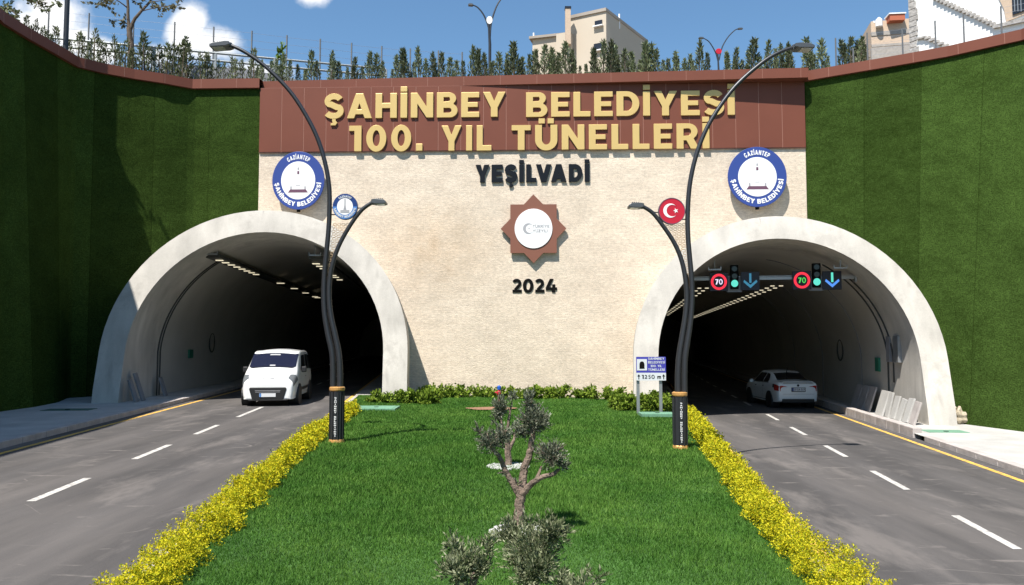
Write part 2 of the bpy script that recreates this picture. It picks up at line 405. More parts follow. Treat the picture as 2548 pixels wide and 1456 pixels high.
def scuff(m):
    t = m.node_tree; p = t.nodes['Principled BSDF']; src = p.inputs['Base Color'].links[0].from_socket
    co = N(t, "ShaderNodeTexCoord").outputs['Object']; cur = None
    for (sc, st, lo, hi, am) in ((1.1, (1.0, .28, 1), .52, .66, .42), (.5, (1, .12, 1), .48, .68, .30), (2.2, (.5, 1.8, 1), .59, .68, .55)):
        mp = N(t, "ShaderNodeMapping"); mp.inputs['Scale'].default_value = st; mp.inputs['Rotation'].default_value = (0, 0, .25); t.links.new(co, mp.inputs[0])
        nz = N(t, "ShaderNodeTexNoise"); nz.inputs['Scale'].default_value = sc; nz.inputs['Detail'].default_value = 7; nz.inputs['Roughness'].default_value = .65; t.links.new(mp.outputs[0], nz.inputs['Vector'])
        mr = N(t, "ShaderNodeMapRange"); mr.inputs[1].default_value = lo; mr.inputs[2].default_value = hi; mr.inputs[3].default_value = 0; mr.inputs[4].default_value = am; t.links.new(nz.outputs[0], mr.inputs[0])
        cur = mr.outputs[0] if cur is None else mth(t, 'MAXIMUM', cur, mr.outputs[0])
    nz = N(t, "ShaderNodeTexNoise"); nz.inputs['Scale'].default_value = .35; nz.inputs['Detail'].default_value = 1.5; nz.inputs['Distortion'].default_value = 1.2; t.links.new(co, nz.inputs['Vector'])
    sc_ = N(t, "ShaderNodeMapRange"); sc_.inputs[1].default_value = .0; sc_.inputs[2].default_value = .006; sc_.inputs[3].default_value = .6; sc_.inputs[4].default_value = 0
    t.links.new(mth(t, 'ABSOLUTE', mth(t, 'SUBTRACT', nz.outputs[0], .47)), sc_.inputs[0])
    n2 = N(t, "ShaderNodeTexNoise"); n2.inputs['Scale'].default_value = .8; n2.inputs['Detail'].default_value = 4; t.links.new(co, n2.inputs['Vector'])
    m2 = N(t, "ShaderNodeMapRange"); m2.inputs[1].default_value = .5; m2.inputs[2].default_value = .62; t.links.new(n2.outputs[0], m2.inputs[0])
    cur = mth(t, 'MAXIMUM', cur, mth(t, 'MULTIPLY', sc_.outputs[0], m2.outputs[0]))
    uv = N(t, "ShaderNodeSeparateXYZ"); t.links.new(N(t, "ShaderNodeTexCoord").outputs['UV'], uv.inputs[0])
    wt = mth(t, 'COSINE', mth(t, 'MULTIPLY', uv.outputs[0], 2 * math.pi / 1.28)); n3 = N(t, "ShaderNodeTexNoise"); n3.inputs['Scale'].default_value = .5; n3.inputs['Detail'].default_value = 4; t.links.new(co, n3.inputs['Vector'])
    k_ = mth(t, 'ADD', 1.0, mth(t, 'MULTIPLY', mth(t, 'MULTIPLY', wt, n3.outputs[0]), .20)); vs = N(t, "ShaderNodeVectorMath"); vs.operation = 'SCALE'; t.links.new(src, vs.inputs[0]); t.links.new(k_, vs.inputs['Scale']); src = vs.outputs[0]
    mx = N(t, "ShaderNodeMix"); mx.data_type = 'RGBA'; mx.inputs['B'].default_value = (.22, .195, .18, 1); t.links.new(cur, mx.inputs['Factor']); t.links.new(src, mx.inputs['A']); t.links.new(mx.outputs['Result'], p.inputs['Base Color'])
scuff(MAT['asphalt'])
def wear(m):
    t = m.node_tree; p = t.nodes['Principled BSDF']; src = p.inputs['Base Color'].links[0].from_socket
    co = N(t, "ShaderNodeTexCoord").outputs['Object']; nz = N(t, "ShaderNodeTexNoise"); nz.inputs['Scale'].default_value = 7; nz.inputs['Detail'].default_value = 8; nz.inputs['Roughness'].default_value = .7; t.links.new(co, nz.inputs['Vector'])
    mr = N(t, "ShaderNodeMapRange"); mr.inputs[1].default_value = .48; mr.inputs[2].default_value = .62; mr.inputs[4].default_value = .6; t.links.new(nz.outputs[0], mr.inputs[0])
    mx = N(t, "ShaderNodeMix"); mx.data_type = 'RGBA'; mx.inputs['B'].default_value = (.12, .11, .105, 1); t.links.new(mr.outputs[0], mx.inputs['Factor']); t.links.new(src, mx.inputs['A']); t.links.new(mx.outputs['Result'], p.inputs['Base Color'])
wear(MAT['dash']); wear(MAT['yellow'])
def drips(m):
    t = m.node_tree; p = t.nodes['Principled BSDF']; src = p.inputs['Base Color'].links[0].from_socket
    co = N(t, "ShaderNodeTexCoord").outputs['Object']; mp = N(t, "ShaderNodeMapping"); mp.inputs['Scale'].default_value = (2.6, 2.6, .16); t.links.new(co, mp.inputs[0])
    a = N(t, "ShaderNodeTexNoise"); a.inputs['Scale'].default_value = 1.6; a.inputs['Detail'].default_value = 6; t.links.new(mp.outputs[0], a.inputs['Vector'])
    b = N(t, "ShaderNodeTexNoise"); b.inputs['Scale'].default_value = .45; b.inputs['Detail'].default_value = 5; t.links.new(co, b.inputs['Vector'])
    ma = N(t, "ShaderNodeMapRange"); ma.inputs[1].default_value = .5; ma.inputs[2].default_value = .72; t.links.new(a.outputs[0], ma.inputs[0])
    mb = N(t, "ShaderNodeMapRange"); mb.inputs[1].default_value = .42; mb.inputs[2].default_value = .62; mb.inputs[4].default_value = .55; t.links.new(b.outputs[0], mb.inputs[0])
    c = N(t, "ShaderNodeTexNoise"); c.inputs['Scale'].default_value = 1.1; c.inputs['Detail'].default_value = 8; c.inputs['Roughness'].default_value = .7; t.links.new(co, c.inputs['Vector'])
    mc = N(t, "ShaderNodeMapRange"); mc.inputs[1].default_value = .56; mc.inputs[2].default_value = .66; mc.inputs[4].default_value = .35; t.links.new(c.outputs[0], mc.inputs[0])
    k = mth(t, 'MAXIMUM', mth(t, 'MULTIPLY', ma.outputs[0], mb.outputs[0]), mc.outputs[0])
    mx = N(t, "ShaderNodeMix"); mx.data_type = 'RGBA'; mx.inputs['B'].default_value = (.27, .25, .225, 1); t.links.new(k, mx.inputs['Factor']); t.links.new(src, mx.inputs['A']); t.links.new(mx.outputs['Result'], p.inputs['Base Color'])
drips(MAT['concrete'])
MAT['stone'] = stone_mat()
def turf_mat():
    m = bpy.data.materials.new('artificial_turf'); m.use_nodes = True; t = m.node_tree; p = t.nodes['Principled BSDF']
    p.inputs['Roughness'].default_value = .95; p.inputs['Specular IOR Level'].default_value = 0
    co = N(t, "ShaderNodeTexCoord").outputs['UV']; sx = N(t, "ShaderNodeSeparateXYZ"); t.links.new(co, sx.inputs[0])
    strip = mth(t, 'FLOOR', mth(t, 'DIVIDE', sx.outputs[0], 2.0)); wn = N(t, "ShaderNodeTexWhiteNoise"); wn.noise_dimensions = '1D'; t.links.new(strip, wn.inputs['W'])
    a = N(t, "ShaderNodeMapRange"); a.inputs[3].default_value = .80; a.inputs[4].default_value = 1.18; t.links.new(wn.outputs[0], a.inputs[0])
    cur = a.outputs[0]
    for (sc, amt, det) in ((.5, .13, 4), (1.7, .12, 6), (9, .18, 4), (26, .45, 2)):
        nz = N(t, "ShaderNodeTexNoise"); nz.inputs['Scale'].default_value = sc; nz.inputs['Detail'].default_value = det; t.links.new(co, nz.inputs['Vector'])
        mr = N(t, "ShaderNodeMapRange"); mr.inputs[1].default_value = .3; mr.inputs[2].default_value = .7; mr.inputs[3].default_value = 1 - amt; mr.inputs[4].default_value = 1 + amt
        t.links.new(nz.outputs[0], mr.inputs[0]); cur = mth(t, 'MULTIPLY', cur, mr.outputs[0])
    fr = mth(t, 'FRACT', mth(t, 'DIVIDE', sx.outputs[0], 2.0)); sm = N(t, "ShaderNodeMapRange"); sm.inputs[1].default_value = .004; sm.inputs[2].default_value = .016; sm.inputs[3].default_value = .55; sm.inputs[4].default_value = 1; t.links.new(fr, sm.inputs[0])
    cur = mth(t, 'MULTIPLY', cur, sm.outputs[0])
    vm = N(t, "ShaderNodeVectorMath"); vm.operation = 'SCALE'; vm.inputs[0].default_value = (.034, .060, .013); t.links.new(cur, vm.inputs['Scale']); t.links.new(vm.outputs[0], p.inputs['Base Color'])
    nb = N(t, "ShaderNodeTexNoise"); nb.inputs['Scale'].default_value = 40; nb.inputs['Detail'].default_value = 3; t.links.new(co, nb.inputs['Vector'])
    b = N(t, "ShaderNodeBump"); b.inputs['Strength'].default_value = .9; b.inputs['Distance'].default_value = .04
    t.links.new(nb.outputs[0], b.inputs['Height'])
    n4 = N(t, "ShaderNodeTexNoise"); n4.inputs['Scale'].default_value = .8; n4.inputs['Detail'].default_value = 3; t.links.new(co, n4.inputs['Vector'])
    b2 = N(t, "ShaderNodeBump"); b2.inputs['Strength'].default_value = .8; b2.inputs['Distance'].default_value = .22; t.links.new(n4.outputs[0], b2.inputs['Height']); t.links.new(b.outputs[0], b2.inputs['Normal']); t.links.new(b2.outputs[0], p.inputs['Normal'])
    return m
MAT['turf'] = turf_mat()
# ------------------------------------------------------------------ lettering: heavy grotesque capitals drawn as outlines
def arc(cx, cy, rx, ry, a0, a1, n=10):
    return [(cx + rx * math.cos(R(a0 + (a1 - a0) * i / n)), cy + ry * math.sin(R(a0 + (a1 - a0) * i / n))) for i in range(n + 1)]
def stroke(pts, w):
    L = []; Rr = []
    for i, p in enumerate(pts):
        a = pts[max(i - 1, 0)]; b = pts[min(i + 1, len(pts) - 1)]
        dx, dy = b[0] - a[0], b[1] - a[1]; l = math.hypot(dx, dy) or 1
        nx, ny = -dy / l * w / 2, dx / l * w / 2
        L.append((p[0] + nx, p[1] + ny)); Rr.append((p[0] - nx, p[1] - ny))
    return L + Rr[::-1]
def rect(x0, y0, x1, y1): return [(x0, y0), (x1, y0), (x1, y1), (x0, y1)]
def glyph(c, w=.27, t=.21):
    """returns (advance width, [shapes]); each shape is [outline, hole, ...]"""
    h = t / 2
    if c == ' ': return .32, []
    if c in 'Iİ':
        s = [[rect(0, 0, w, 1)]]
        if c == 'İ': s.append([rect(0, 1.05, w, 1.26)])
        return w, s
    if c == 'L': return .66, [[[(0, 0), (.66, 0), (.66, t), (w, t), (w, 1), (0, 1)]]]
    if c == 'E': return .72, [[[(0, 0), (.72, 0), (.72, t), (w, t), (w, .5 - h * .9), (.66, .5 - h * .9), (.66, .5 + h * .9), (w, .5 + h * .9), (w, 1 - t), (.72, 1 - t), (.72, 1), (0, 1)]]]
    if c == 'H': return .86, [[[(0, 0), (w, 0), (w, .5 - h), (.86 - w, .5 - h), (.86 - w, 0), (.86, 0), (.86, 1), (.86 - w, 1), (.86 - w, .5 + h), (w, .5 + h), (w, 1), (0, 1)]]]
    if c == 'T': return .76, [[[(.38 - w / 2, 0), (.38 + w / 2, 0), (.38 + w / 2, 1 - t), (.76, 1 - t), (.76, 1), (0, 1), (0, 1 - t), (.38 - w / 2, 1 - t)]]]
    if c == 'N': return .9, [[[(0, 0), (w, 0), (w, .55), (.9 - w * .98, 0), (.9, 0), (.9, 1), (.9 - w, 1), (.9 - w, .45), (w * .98, 1), (0, 1)]]]
    if c in 'AV':
        W = 1.0; ap = w * .56; sl = .5 * W - ap; a = w * 1.08; xi = lambda y: a + y * sl; ym = (.5 * W - a) / sl
        if c == 'A':
            b = .16
            return W, [[[(0, 0), (a, 0), (xi(b), b), (W - xi(b), b), (W - a, 0), (W, 0), (W / 2 + ap, 1), (W / 2 - ap, 1)], [(xi(b + t * .95), b + t * .95), (W - xi(b + t * .95), b + t * .95), (W / 2, ym)]]]
        return W, [[[(0, 1), (W / 2 - ap, 0), (W / 2 + ap, 0), (W, 1), (W - a, 1), (W / 2, 1 - ym), (a, 1)]]]
    if c == 'Y': return .9, [[[(.45 - w / 2, 0), (.45 + w / 2, 0), (.45 + w / 2, .37), (.9, 1), (.9 - w * 1.1, 1), (.45, .64), (w * 1.1, 1), (0, 1), (.45 - w / 2, .37)]]]
    if c == 'D': return .88, [[[(0, 0)] + arc(.40, .5, .48, .5, -90, 90, 14) + [(0, 1)], [(w, t)] + arc(.40, .5, .48 - w, .5 - t, -90, 90, 10) + [(w, 1 - t)]]]
    if c in 'PR':
        o = [(0, 0), (w, 0), (w, .33)]
        if c == 'P': o += arc(.46, .665, .34, .335, -90, 90, 12) + [(0, 1)]
        else: o += [(.38, .33), (.55, 0), (.88, 0), (.66, .40)] + arc(.46, .68, .36, .32, -35, 90, 10) + [(0, 1)]
        return .84, [[o, [(w, .33 + t * .85)] + arc(.46, .665, .34 - w * .85, .335 - t * .92, -90, 90, 8) + [(w, 1 - t)]]]
    if c == 'B':
        o = [(0, 0)] + arc(.52, .28, .31, .28, -90, 62, 10) + arc(.50, .76, .27, .24, -50, 90, 9) + [(0, 1)]
        q = t * .9
        return .83, [[o, [(w, q)] + arc(.50, .285, .30 - w * .8, .285 - q, -90, 90, 6) + [(w, .285 * 2 - q)][:0] + [(w, .57 - q)], [(w, .44 + q)] + arc(.48, .735, .27 - w * .8, .265 - q, -90, 90, 6)[:0] + [(.5, .46 + q), (.53, .725), (.5, 1 - q)] + [(w, 1 - q)]]]
    if c in 'O0QÖ':
        W = 1.0 if c == 'O' else .84
        s = [[arc(W / 2, .5, W / 2, .52, 0, 351, 39), arc(W / 2, .5, W / 2 - w, .52 - t, 0, 348, 29)]]
        return W, s
    if c in 'UÜ':
        o = [(0, 1), (0, .40)] + arc(.44, .40, .44, .42, 180, 360, 16) + [(.88, .40), (.88, 1), (.88 - w, 1), (.88 - w, .42)] + arc(.44, .42, .44 - w, .42 - t, 0, -180, 12) + [(w, .42), (w, 1)]
        s = [[o]]
        if c == 'Ü': s += [[rect(.14, 1.06, .14 + w * .9, 1.26)], [rect(.74 - w * .9, 1.06, .74, 1.26)]]
        return .88, s
    if c in 'SŞ':
        q = t / 2; r1, r2 = .5 - q, .26
        pts = arc(.40, 1 - q - .195, .255, .195, 22, 90, 5) + arc(.39, 1 - q - .195, .26, .195, 96, 215, 9) + [(.30, .56), (.50, .46)] + arc(.40, q + .21, .27, .205, 40, -90, 10) + arc(.37, q + .205, .29, .20, -96, -152, 4)
        s = [[stroke(pts, t * 1.12)]]
        if c == 'Ş': s.append([[(.33, -.02), (.47, -.02), (.47, -.09), (.54, -.16), (.46, -.27), (.27, -.27), (.27, -.19), (.36, -.17), (.33, -.10)]])
        return .78, s
    if c in 'CG':
        pts = arc(.5, .5, .5 - w / 2, .52 - t / 2, 42, 318 if c == 'C' else 335, 22)
        s = [[stroke(pts, (w + t) / 2)]]
        if c == 'G': s = [[stroke(pts + [(.5 + .36, .40), (.52, .42)][:1], (w + t) / 2)], [rect(.54, .36, .72, .36 + t * .8)]]
        return .92, s
    if c == 'Z': return .78, [[[(0, 0), (.78, 0), (.78, t), (.36, t), (.78, 1 - t * .9), (.78, 1), (.02, 1), (.02, 1 - t), (.40, 1 - t), (0, t * .9)]]]
    if c == 'K': return .86, [[[(0, 0), (w, 0), (w, .28), (.36, .40), (.55, 0), (.88, 0), (.54, .58), (.86, 1), (.54, 1), (w, .66), (w, 1), (0, 1)]]]
    if c == '1': return .52, [[[(.22, 0), (.52, 0), (.52, 1), (.0, 1), (.0, 1 - t), (.22, 1 - t)]]]
    if c == '2':
        pts = arc(.37, .68, .255, .22, 155, -30, 12) + [(.46, .42), (.24, .19)]
        return .76, [[[*stroke(pts, t * 1.1)]], [rect(.04, 0, .76, t)]]
    if c == '4': return .90, [[[(.50, 0), (.76, 0), (.76, .17), (.90, .17), (.90, .38), (.76, .38), (.76, .60), (.52, .60), (.52, .38), (.32, .38), (.62, 1), (.34, 1), (.02, .36), (.02, .17), (.50, .17)]]]
    if c == '5':
        pts = [(.20, .97 - t / 2), (.20, .55)] + arc(.36, .34, .26, .24, 110, -140, 14)
        return .72, [[stroke(pts, t)], [rect(.20 + t / 2 + .01, 1 - t, .66, 1)]]
    if c == '7': return .74, [[[(.12, 0), (.42, 0), (.74, .82), (.74, 1), (.02, 1), (.02, 1 - t), (.44, 1 - t)]]]
    if c == 'm': 
        return .98, [[[(0, 0), (.2, 0), (.2, .5), (.39, .5), (.39, 0), (.59, 0), (.59, .5), (.78, .5), (.78, 0), (.98, 0), (.98, .58), (.9, .7), (0, .7)]]]
    if c == '.': return w, [[rect(0, 0, w, w * 1.02)]]
    return .5, [[rect(0, 0, .5, 1)]]
def layout(txt, track=.14, **kw):
    x = 0; out = []
    for c in txt:
        a, sh = glyph(c, **kw)
        if out and out[-1][0] + c in ('LV', 'VA', 'LY', 'TA', 'AT'): x -= .17
        out.append((c, x, sh)); x += a + track
    return out, x - track
def tx(shapes, fn): return [[[fn(p) for p in loop] for loop in s] for s in shapes]
def put_text(mb, txt, x0, x1, zb, hcap, y0, y1, M=None, **kw):
    """flat text between x0..x1 on baseline zb in local x/z, all letters into mb"""
    lay, W = layout(txt, **kw); sx = (x1 - x0) / W
    for c, ox, sh in lay:
        for i, s in enumerate(tx(sh, lambda p: (x0 + (ox + p[0]) * sx, zb + p[1] * hcap))): mb.prism(s, y0 + .0025 * i, y1, M)
def arc_text(mb, txt, rad, hcap, a0, a1, y0, y1, M=None, inward=False, sx=1.0, **kw):
    """text round a circle; angles in degrees; a0 -> a1 reading direction"""
    lay, W = layout(txt, **kw); ln = abs(R(a1 - a0)) * rad; k = ln / W
    for c, ox, sh in lay:
        wd = glyph(c)[0] / 2; am = a0 + (a1 - a0) * (ox + wd) / W
        ca, sa = math.cos(R(am)), math.sin(R(am))
        def f(p):
            dx = (p[0] - wd) * k; dz = p[1] * hcap
            if not inward: rr = rad + dz; return ((rr * ca + dx * sa) * sx, rr * sa - dx * ca)
            rr = rad - dz; return ((rr * ca - dx * sa) * sx, rr * sa + dx * ca)
        for i, s in enumerate(tx(sh, f)): mb.prism(s, y0 + .0025 * i, y1, M)
# ------------------------------------------------------------------ the setting
ZR = -.5                                                     # right carriageway lies lower
def dashL(Y): return -6.27 - .1135 * (Y - 11)
def dashR(Y): return 6.35 + .1526 * (Y - 10.67)
PHL, PHR = -R(6.0), R(8.5)
def ribbon(xa, xb, ya, yb, z, n=24, z2=None):
    mb = MB(); mb.grid(lambda u, v: (xa(ya + (yb - ya) * u) * (1 - v) + xb(ya + (yb - ya) * u) * v, ya + (yb - ya) * u, z), n, 1)
    return mb
def struct(name, mb, m, **k): return props(mb.build(name, m, **k), kind='structure')
g = MB(); g.add([(-400, -300, -.95), (400, -300, -.95), (400, 500, -.95), (-400, 500, -.95)], [(0, 1, 2, 3)]); struct('ground', g, MAT['soil'])
# carriageways
def road(f, a, b, z):
    mb = ribbon(lambda y: f(y) + a, lambda y: f(y) + b, -8, 112, z, 60); o = struct('road', mb, MAT['asphalt']); l = o.data.uv_layers.new(name='UVMap')
    for lp in o.data.loops: v = mb.v[lp.vertex_index]; l.data[lp.index].uv = (v[0] - f(v[1]), v[1])
road(dashL, -3.05, 2.53, 0); road(dashR, -2.62, 2.75, ZR)
# painted lines
def line_mb(f, off, wd, ya, yb, z, n=30): return ribbon(lambda y: f(y) + off - wd / 2, lambda y: f(y) + off + wd / 2, ya, yb, z, n)
struct('road_marking', line_mb(dashL, -2.70, .12, -8, 90, .004), MAT['yellow'])
struct('road_marking', line_mb(dashR, 2.40, .12, -8, 90, ZR + .004), MAT['yellow'])
struct('road_marking', line_mb(dashR, -2.47, .13, -8, 90, ZR + .004), MAT['yellow'])
struct('road_marking', line_mb(dashL, 2.40, .12, 22, 90, .004), MAT['yellow'])
def dash_set(f, z, pairs, period, y0, ln):
    mb = MB(); ys = list(pairs)
    k = 0
    while y0 + k * period < 90: ys.append((y0 + k * period, y0 + k * period + ln)); k += 1
    for a, b in ys:
        mb.add([(f(a) - .06, a, z), (f(a) + .06, a, z), (f(b) + .06, b, z), (f(b) - .06, b, z)], [(0, 1, 2, 3)])
    return mb
def py(x, y, z): return onz(x, y, z).y
dl = [(py(78, 1248, 0), py(218, 1190, 0)), (py(316, 1143, 0), py(410, 1107, 0)), (py(470, 1081, 0), py(535, 1058, 0)), (py(582, 1038, 0), py(664, 1013, 0)), (6.4, 8.0), (2.6, 4.2)]
struct('road_marking', dash_set(dashL, .004, dl, 3.8, 30.0, 1.7), MAT['dash'])
dr = [(py(2540, 1367, ZR), py(2370, 1283, ZR)), (py(2255, 1219, ZR), py(2160, 1172, ZR)), (py(2100, 1137, ZR), py(2042, 1109, ZR)), (py(2005, 1083, ZR), py(1966, 1063, ZR)), (py(1940, 1046, ZR), py(1910, 1031, ZR)), (5.0, 6.9)]
struct('road_marking', dash_set(dashR, ZR + .004, dr, 4.2, 31.5, 1.9), MAT['dash'])
# kerbs and pavements
def kerb(f, off, wd, ya, yb, z0, z1, n=40):
    mb = MB()
    a = lambda y: f(y) + off; b = lambda y: f(y) + off + wd
    pts = [ya + (yb - ya) * i / n for i in range(n + 1)]
    for i in range(n):
        y0, y1 = pts[i], pts[i + 1] - .012
        mb.add([(a(y0), y0, z0), (b(y0), y0, z0), (b(y1), y1, z0), (a(y1), y1, z0), (a(y0), y0, z1), (b(y0), y0, z1), (b(y1), y1, z1), (a(y1), y1, z1)],
               [(0, 3, 2, 1), (4, 5, 6, 7), (0, 1, 5, 4), (1, 2, 6, 5), (2, 3, 7, 6), (3, 0, 4, 7)])
    return mb
PZL, PZR = .12, -.38
struct('kerb', kerb(dashL, -3.25, .2, -8, 60, -.2, PZL + .012, 68), MAT['kerb'], bevel=.015)
struct('kerb', kerb(dashR, 2.75, .22, -8, 20.3, -.8, PZR + .012, 28), MAT['kerb'], bevel=.015)
struct('kerb', kerb(dashR, 2.72, .24, 21.0, 60, -.8, PZR + .14, 36), MAT['kerb'], bevel=.02)
struct('kerb', kerb(dashL, 2.52, .13, -8, 60, -.2, .06, 60), MAT['kerb'], bevel=.015)
struct('kerb', kerb(dashR, -2.76, .14, -8, 60, -.8, ZR + .10, 60), MAT['kerb'], bevel=.015)
ZC = 12.05                                                  # top of the coping
TL = [(-12.9, -12), (-12.9, 8), (-13.5, 13), (-14.5, 18), (-15.2, 21.6)] + [tuple(onz(x, y, ZC)[:2]) for x, y in ((0, 30), (60, 68), (129, 108), (188, 143), (255, 160), (334, 175), (405, 186))]
fl = lambda u: (FM @ Vector((u, 0, 0)))
UL = onf(645, 400)[0]; UR = onf(2005, 400)[0]; UK = onf(482, 195)[0]
TL.append(tuple(fl(UK)[:2])); TL.append(tuple(fl(UL)[:2]))
BL = [(-11.7, -12), (-11.7, 8), (-12.6, 13), (-13.5, 18), (-13.9, 20.7), (-14.02, 21.9), (-14.0, 23.2), (-14.35, 25.0), (-15.2, 27.0), (-14.75, 27.75), (-13.93, 28.4), (-13.09, 28.88), tuple(fl(UK)[:2]), tuple(fl(UL)[:2])]
TR = [tuple(fl(UR)[:2])] + [tuple(onz(x, y, ZC)[:2]) for x, y in ((2080, 167), (2162, 153), (2260, 136), (2359, 118), (2455, 96), (2547, 75))] + [(17.9, 21.5), (18.4, 17), (18.6, 8), (18.6, -12)]
BR = [tuple(fl(UR)[:2]), (11.6, 28.0), (12.2, 27.0), (12.75, 25.6), (13.1, 24.2), (13.35, 23.0), (13.75, 21.2), (14.3, 19.2), (14.7, 15.5), (15.2, 7), (15.4, -12)]
struct('pavement', (lambda mb: (mb.grid(lambda u, v: ((dashL(-8 + 37 * u) - 3.05) * (1 - v) + (-15.5) * v, -8 + 37 * u, PZL), 30, 6), mb)[1])(MB()), MAT['pave'])
struct('pavement', (lambda mb: (mb.grid(lambda u, v: ((dashR(-8 + 33 * u) + 2.75) * (1 - v) + 16.5 * v, -8 + 33 * u, PZR), 30, 6), mb)[1])(MB()), MAT['pave'])
struct('pavement', ribbon(lambda y: dashL(y) - 4.6, lambda y: dashL(y) - 3.05, 29, 112, PZL, 30), MAT['pave'])
struct('pavement', ribbon(lambda y: dashR(y) + 2.75, lambda y: dashR(y) + 4.3, 25, 112, PZR, 30), MAT['pave'])
struct('pavement', ribbon(lambda y: dashL(y) + 2.53, lambda y: dashL(y) + 4.6, 29.3, 112, .07, 30), MAT['pave'])
struct('pavement', ribbon(lambda y: dashR(y) - 4.6, lambda y: dashR(y) - 2.62, 29.3, 112, ZR + .10, 30), MAT['pave'])
# the lawn between the roads
def lawn_x(Y, u):
    a = dashL(Y) + 2.65; b = dashR(Y) - 2.74
    return a + (b - a) * u
def lawn_z(X, Y):
    a = dashL(Y) + 2.65; b = dashR(Y) - 2.74
    base = .05 - .13 * (X - a) / max(b - a, .1)
    e = b - X
    if e < .75: base -= (.75 - max(e, 0)) / .75 * .32
    e = X - a
    base += .015 * math.sin(X * 1.7 + Y * .6)
    return base
mb = MB(); mb.grid(lambda u, v: (lambda X, Y: (X, Y, lawn_z(X, Y)))(lawn_x(-4 + 33.6 * v, u), -4 + 33.6 * v), 40, 60)
struct('lawn', mb, MAT['lawn'], smooth=True)
# ------------------------------------------------------------------ tunnel portals
class Port: pass
def mkport(cx, cy, ph, z0, ro, ri, zc):
    p = Port(); p.M = Matrix.Translation((cx, cy, z0)) @ Matrix.Rotation(-ph, 4, 'Z'); p.I = p.M.inverted()
    p.ro, p.ri, p.zc, p.ph, p.z0 = ro, ri, zc, ph, z0
    return p
PL = mkport(-8.3, 25.15, PHL, 0, 4.9, 4.1, 1.72)
PR = mkport(8.3, 23.45, PHR, ZR, 4.62, 3.85, 2.02)
SLOPE = .30
def prof(p, r, n=40):
    pts = [(-r, -.3), (-r, .3 * p.zc), (-r, .65 * p.zc)]
    pts += [(r * math.cos(R(180 - 180 * i / n)), p.zc + r * math.sin(R(180 - 180 * i / n))) for i in range(n + 1)]
    return pts + [(r, .65 * p.zc), (r, .3 * p.zc), (r, -.3)]
def face_y(z): return SLOPE * max(z, 0)
def in_tunnel(c, extra):
    for p in (PL, PR):
        q = p.I @ c
        r = p.ri + extra
        if q.y > -3 and ((abs(q.x) < r and q.z < p.zc) or (q.z >= p.zc and q.x ** 2 + (q.z - p.zc) ** 2 < r * r)): return True
    return False
def portal(p, label, llab):
    root = thing('tunnel_portal', label, 'tunnel portal', tuple(p.M.translation), -p.ph)
    O = prof(p, p.ro); I = prof(p, p.ri); n = len(O)
    mb = MB(); vs = []
    ye = 7.0
    for (a, b) in zip(O, I): vs += [(a[0], ye, a[1]), (a[0], face_y(a[1]), a[1]), (b[0], face_y(b[1]) * .98, b[1]), (b[0], face_y(b[1]) + .35, b[1])]
    fs = []
    for i in range(n - 1):
        for k in range(3): fs.append((i * 4 + k, i * 4 + k + 1, (i + 1) * 4 + k + 1, (i + 1) * 4 + k))
    mb.add(vs, fs); mb.build('arch_ring', MAT['concrete'], root, smooth=True, local=True, fixn=True)
    mb = MB(); ys = [2.9, 4, 6, 9, 13, 18, 26, 40, 60, 86]; vs = []
    for j, y in enumerate(ys):
        for b in I: vs.append((b[0], y + face_y(b[1]), b[1]))
    fs = [(j * n + i, j * n + i + 1, (j + 1) * n + i + 1, (j + 1) * n + i) for j in range(len(ys) - 1) for i in range(n - 1)]
    fs.append(tuple((len(ys) - 1) * n + i for i in range(n)))
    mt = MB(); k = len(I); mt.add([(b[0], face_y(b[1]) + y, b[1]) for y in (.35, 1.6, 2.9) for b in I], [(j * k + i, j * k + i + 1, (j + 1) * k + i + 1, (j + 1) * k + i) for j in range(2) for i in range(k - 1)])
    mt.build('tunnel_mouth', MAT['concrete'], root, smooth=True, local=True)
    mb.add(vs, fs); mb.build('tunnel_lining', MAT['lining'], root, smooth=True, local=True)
    return root, I
RL, IL = portal(PL, 'pale concrete arch of the tunnel the white van drives out of', '')
RR, IR = portal(PR, 'pale concrete arch of the tunnel with lit speed signs', '')
def arc_pts(p, y, r, a0, a1, n=24):
    o = []
    for i in range(n + 1):
        a = a0 + (a1 - a0) * i / n
        if a > 180: o.append((-r, y + face_y(p.zc), p.zc - (a - 180) / 30 * p.zc))
        elif a < 0: o.append((r, y + face_y(p.zc), p.zc + a / 30 * p.zc))
        else: o.append((r * math.cos(R(a)), y + face_y(p.zc + r * math.sin(R(a))), p.zc + r * math.sin(R(a))))
    return o
def conduit(p, root, y, a0, a1, r=.025):
    MB().tube(arc_pts(p, y, p.ri - .03, a0, a1), r, 6).build('conduit', MAT['joint'], root, local=True)
conduit(PL, RL, 3.0, 125, 208); conduit(PL, RL, 3.25, 125, 208)
conduit(PR, RR, 2.9, 58, -26); conduit(PR, RR, 2.35, 45, -12)
for y in (6, 12, 18):
    MB().tube(arc_pts(PR, y, PR.ri - .01, 80, -28), .02, 5).build('rib', MAT['greybox'], RR, local=True)
# concrete form joint lines on each ring face
for p, root, a in ((PL, RL, 92), (PR, RR, 96)):
    c, s_ = math.cos(R(a)), math.sin(R(a))
    q = [(r * c, face_y(p.zc + r * s_) - .004, p.zc + r * s_) for r in (p.ri + .02, p.ro - .02)]
    MB().tube(q, .008, 4).build('form_joint', MAT['kerb'], root, local=True)
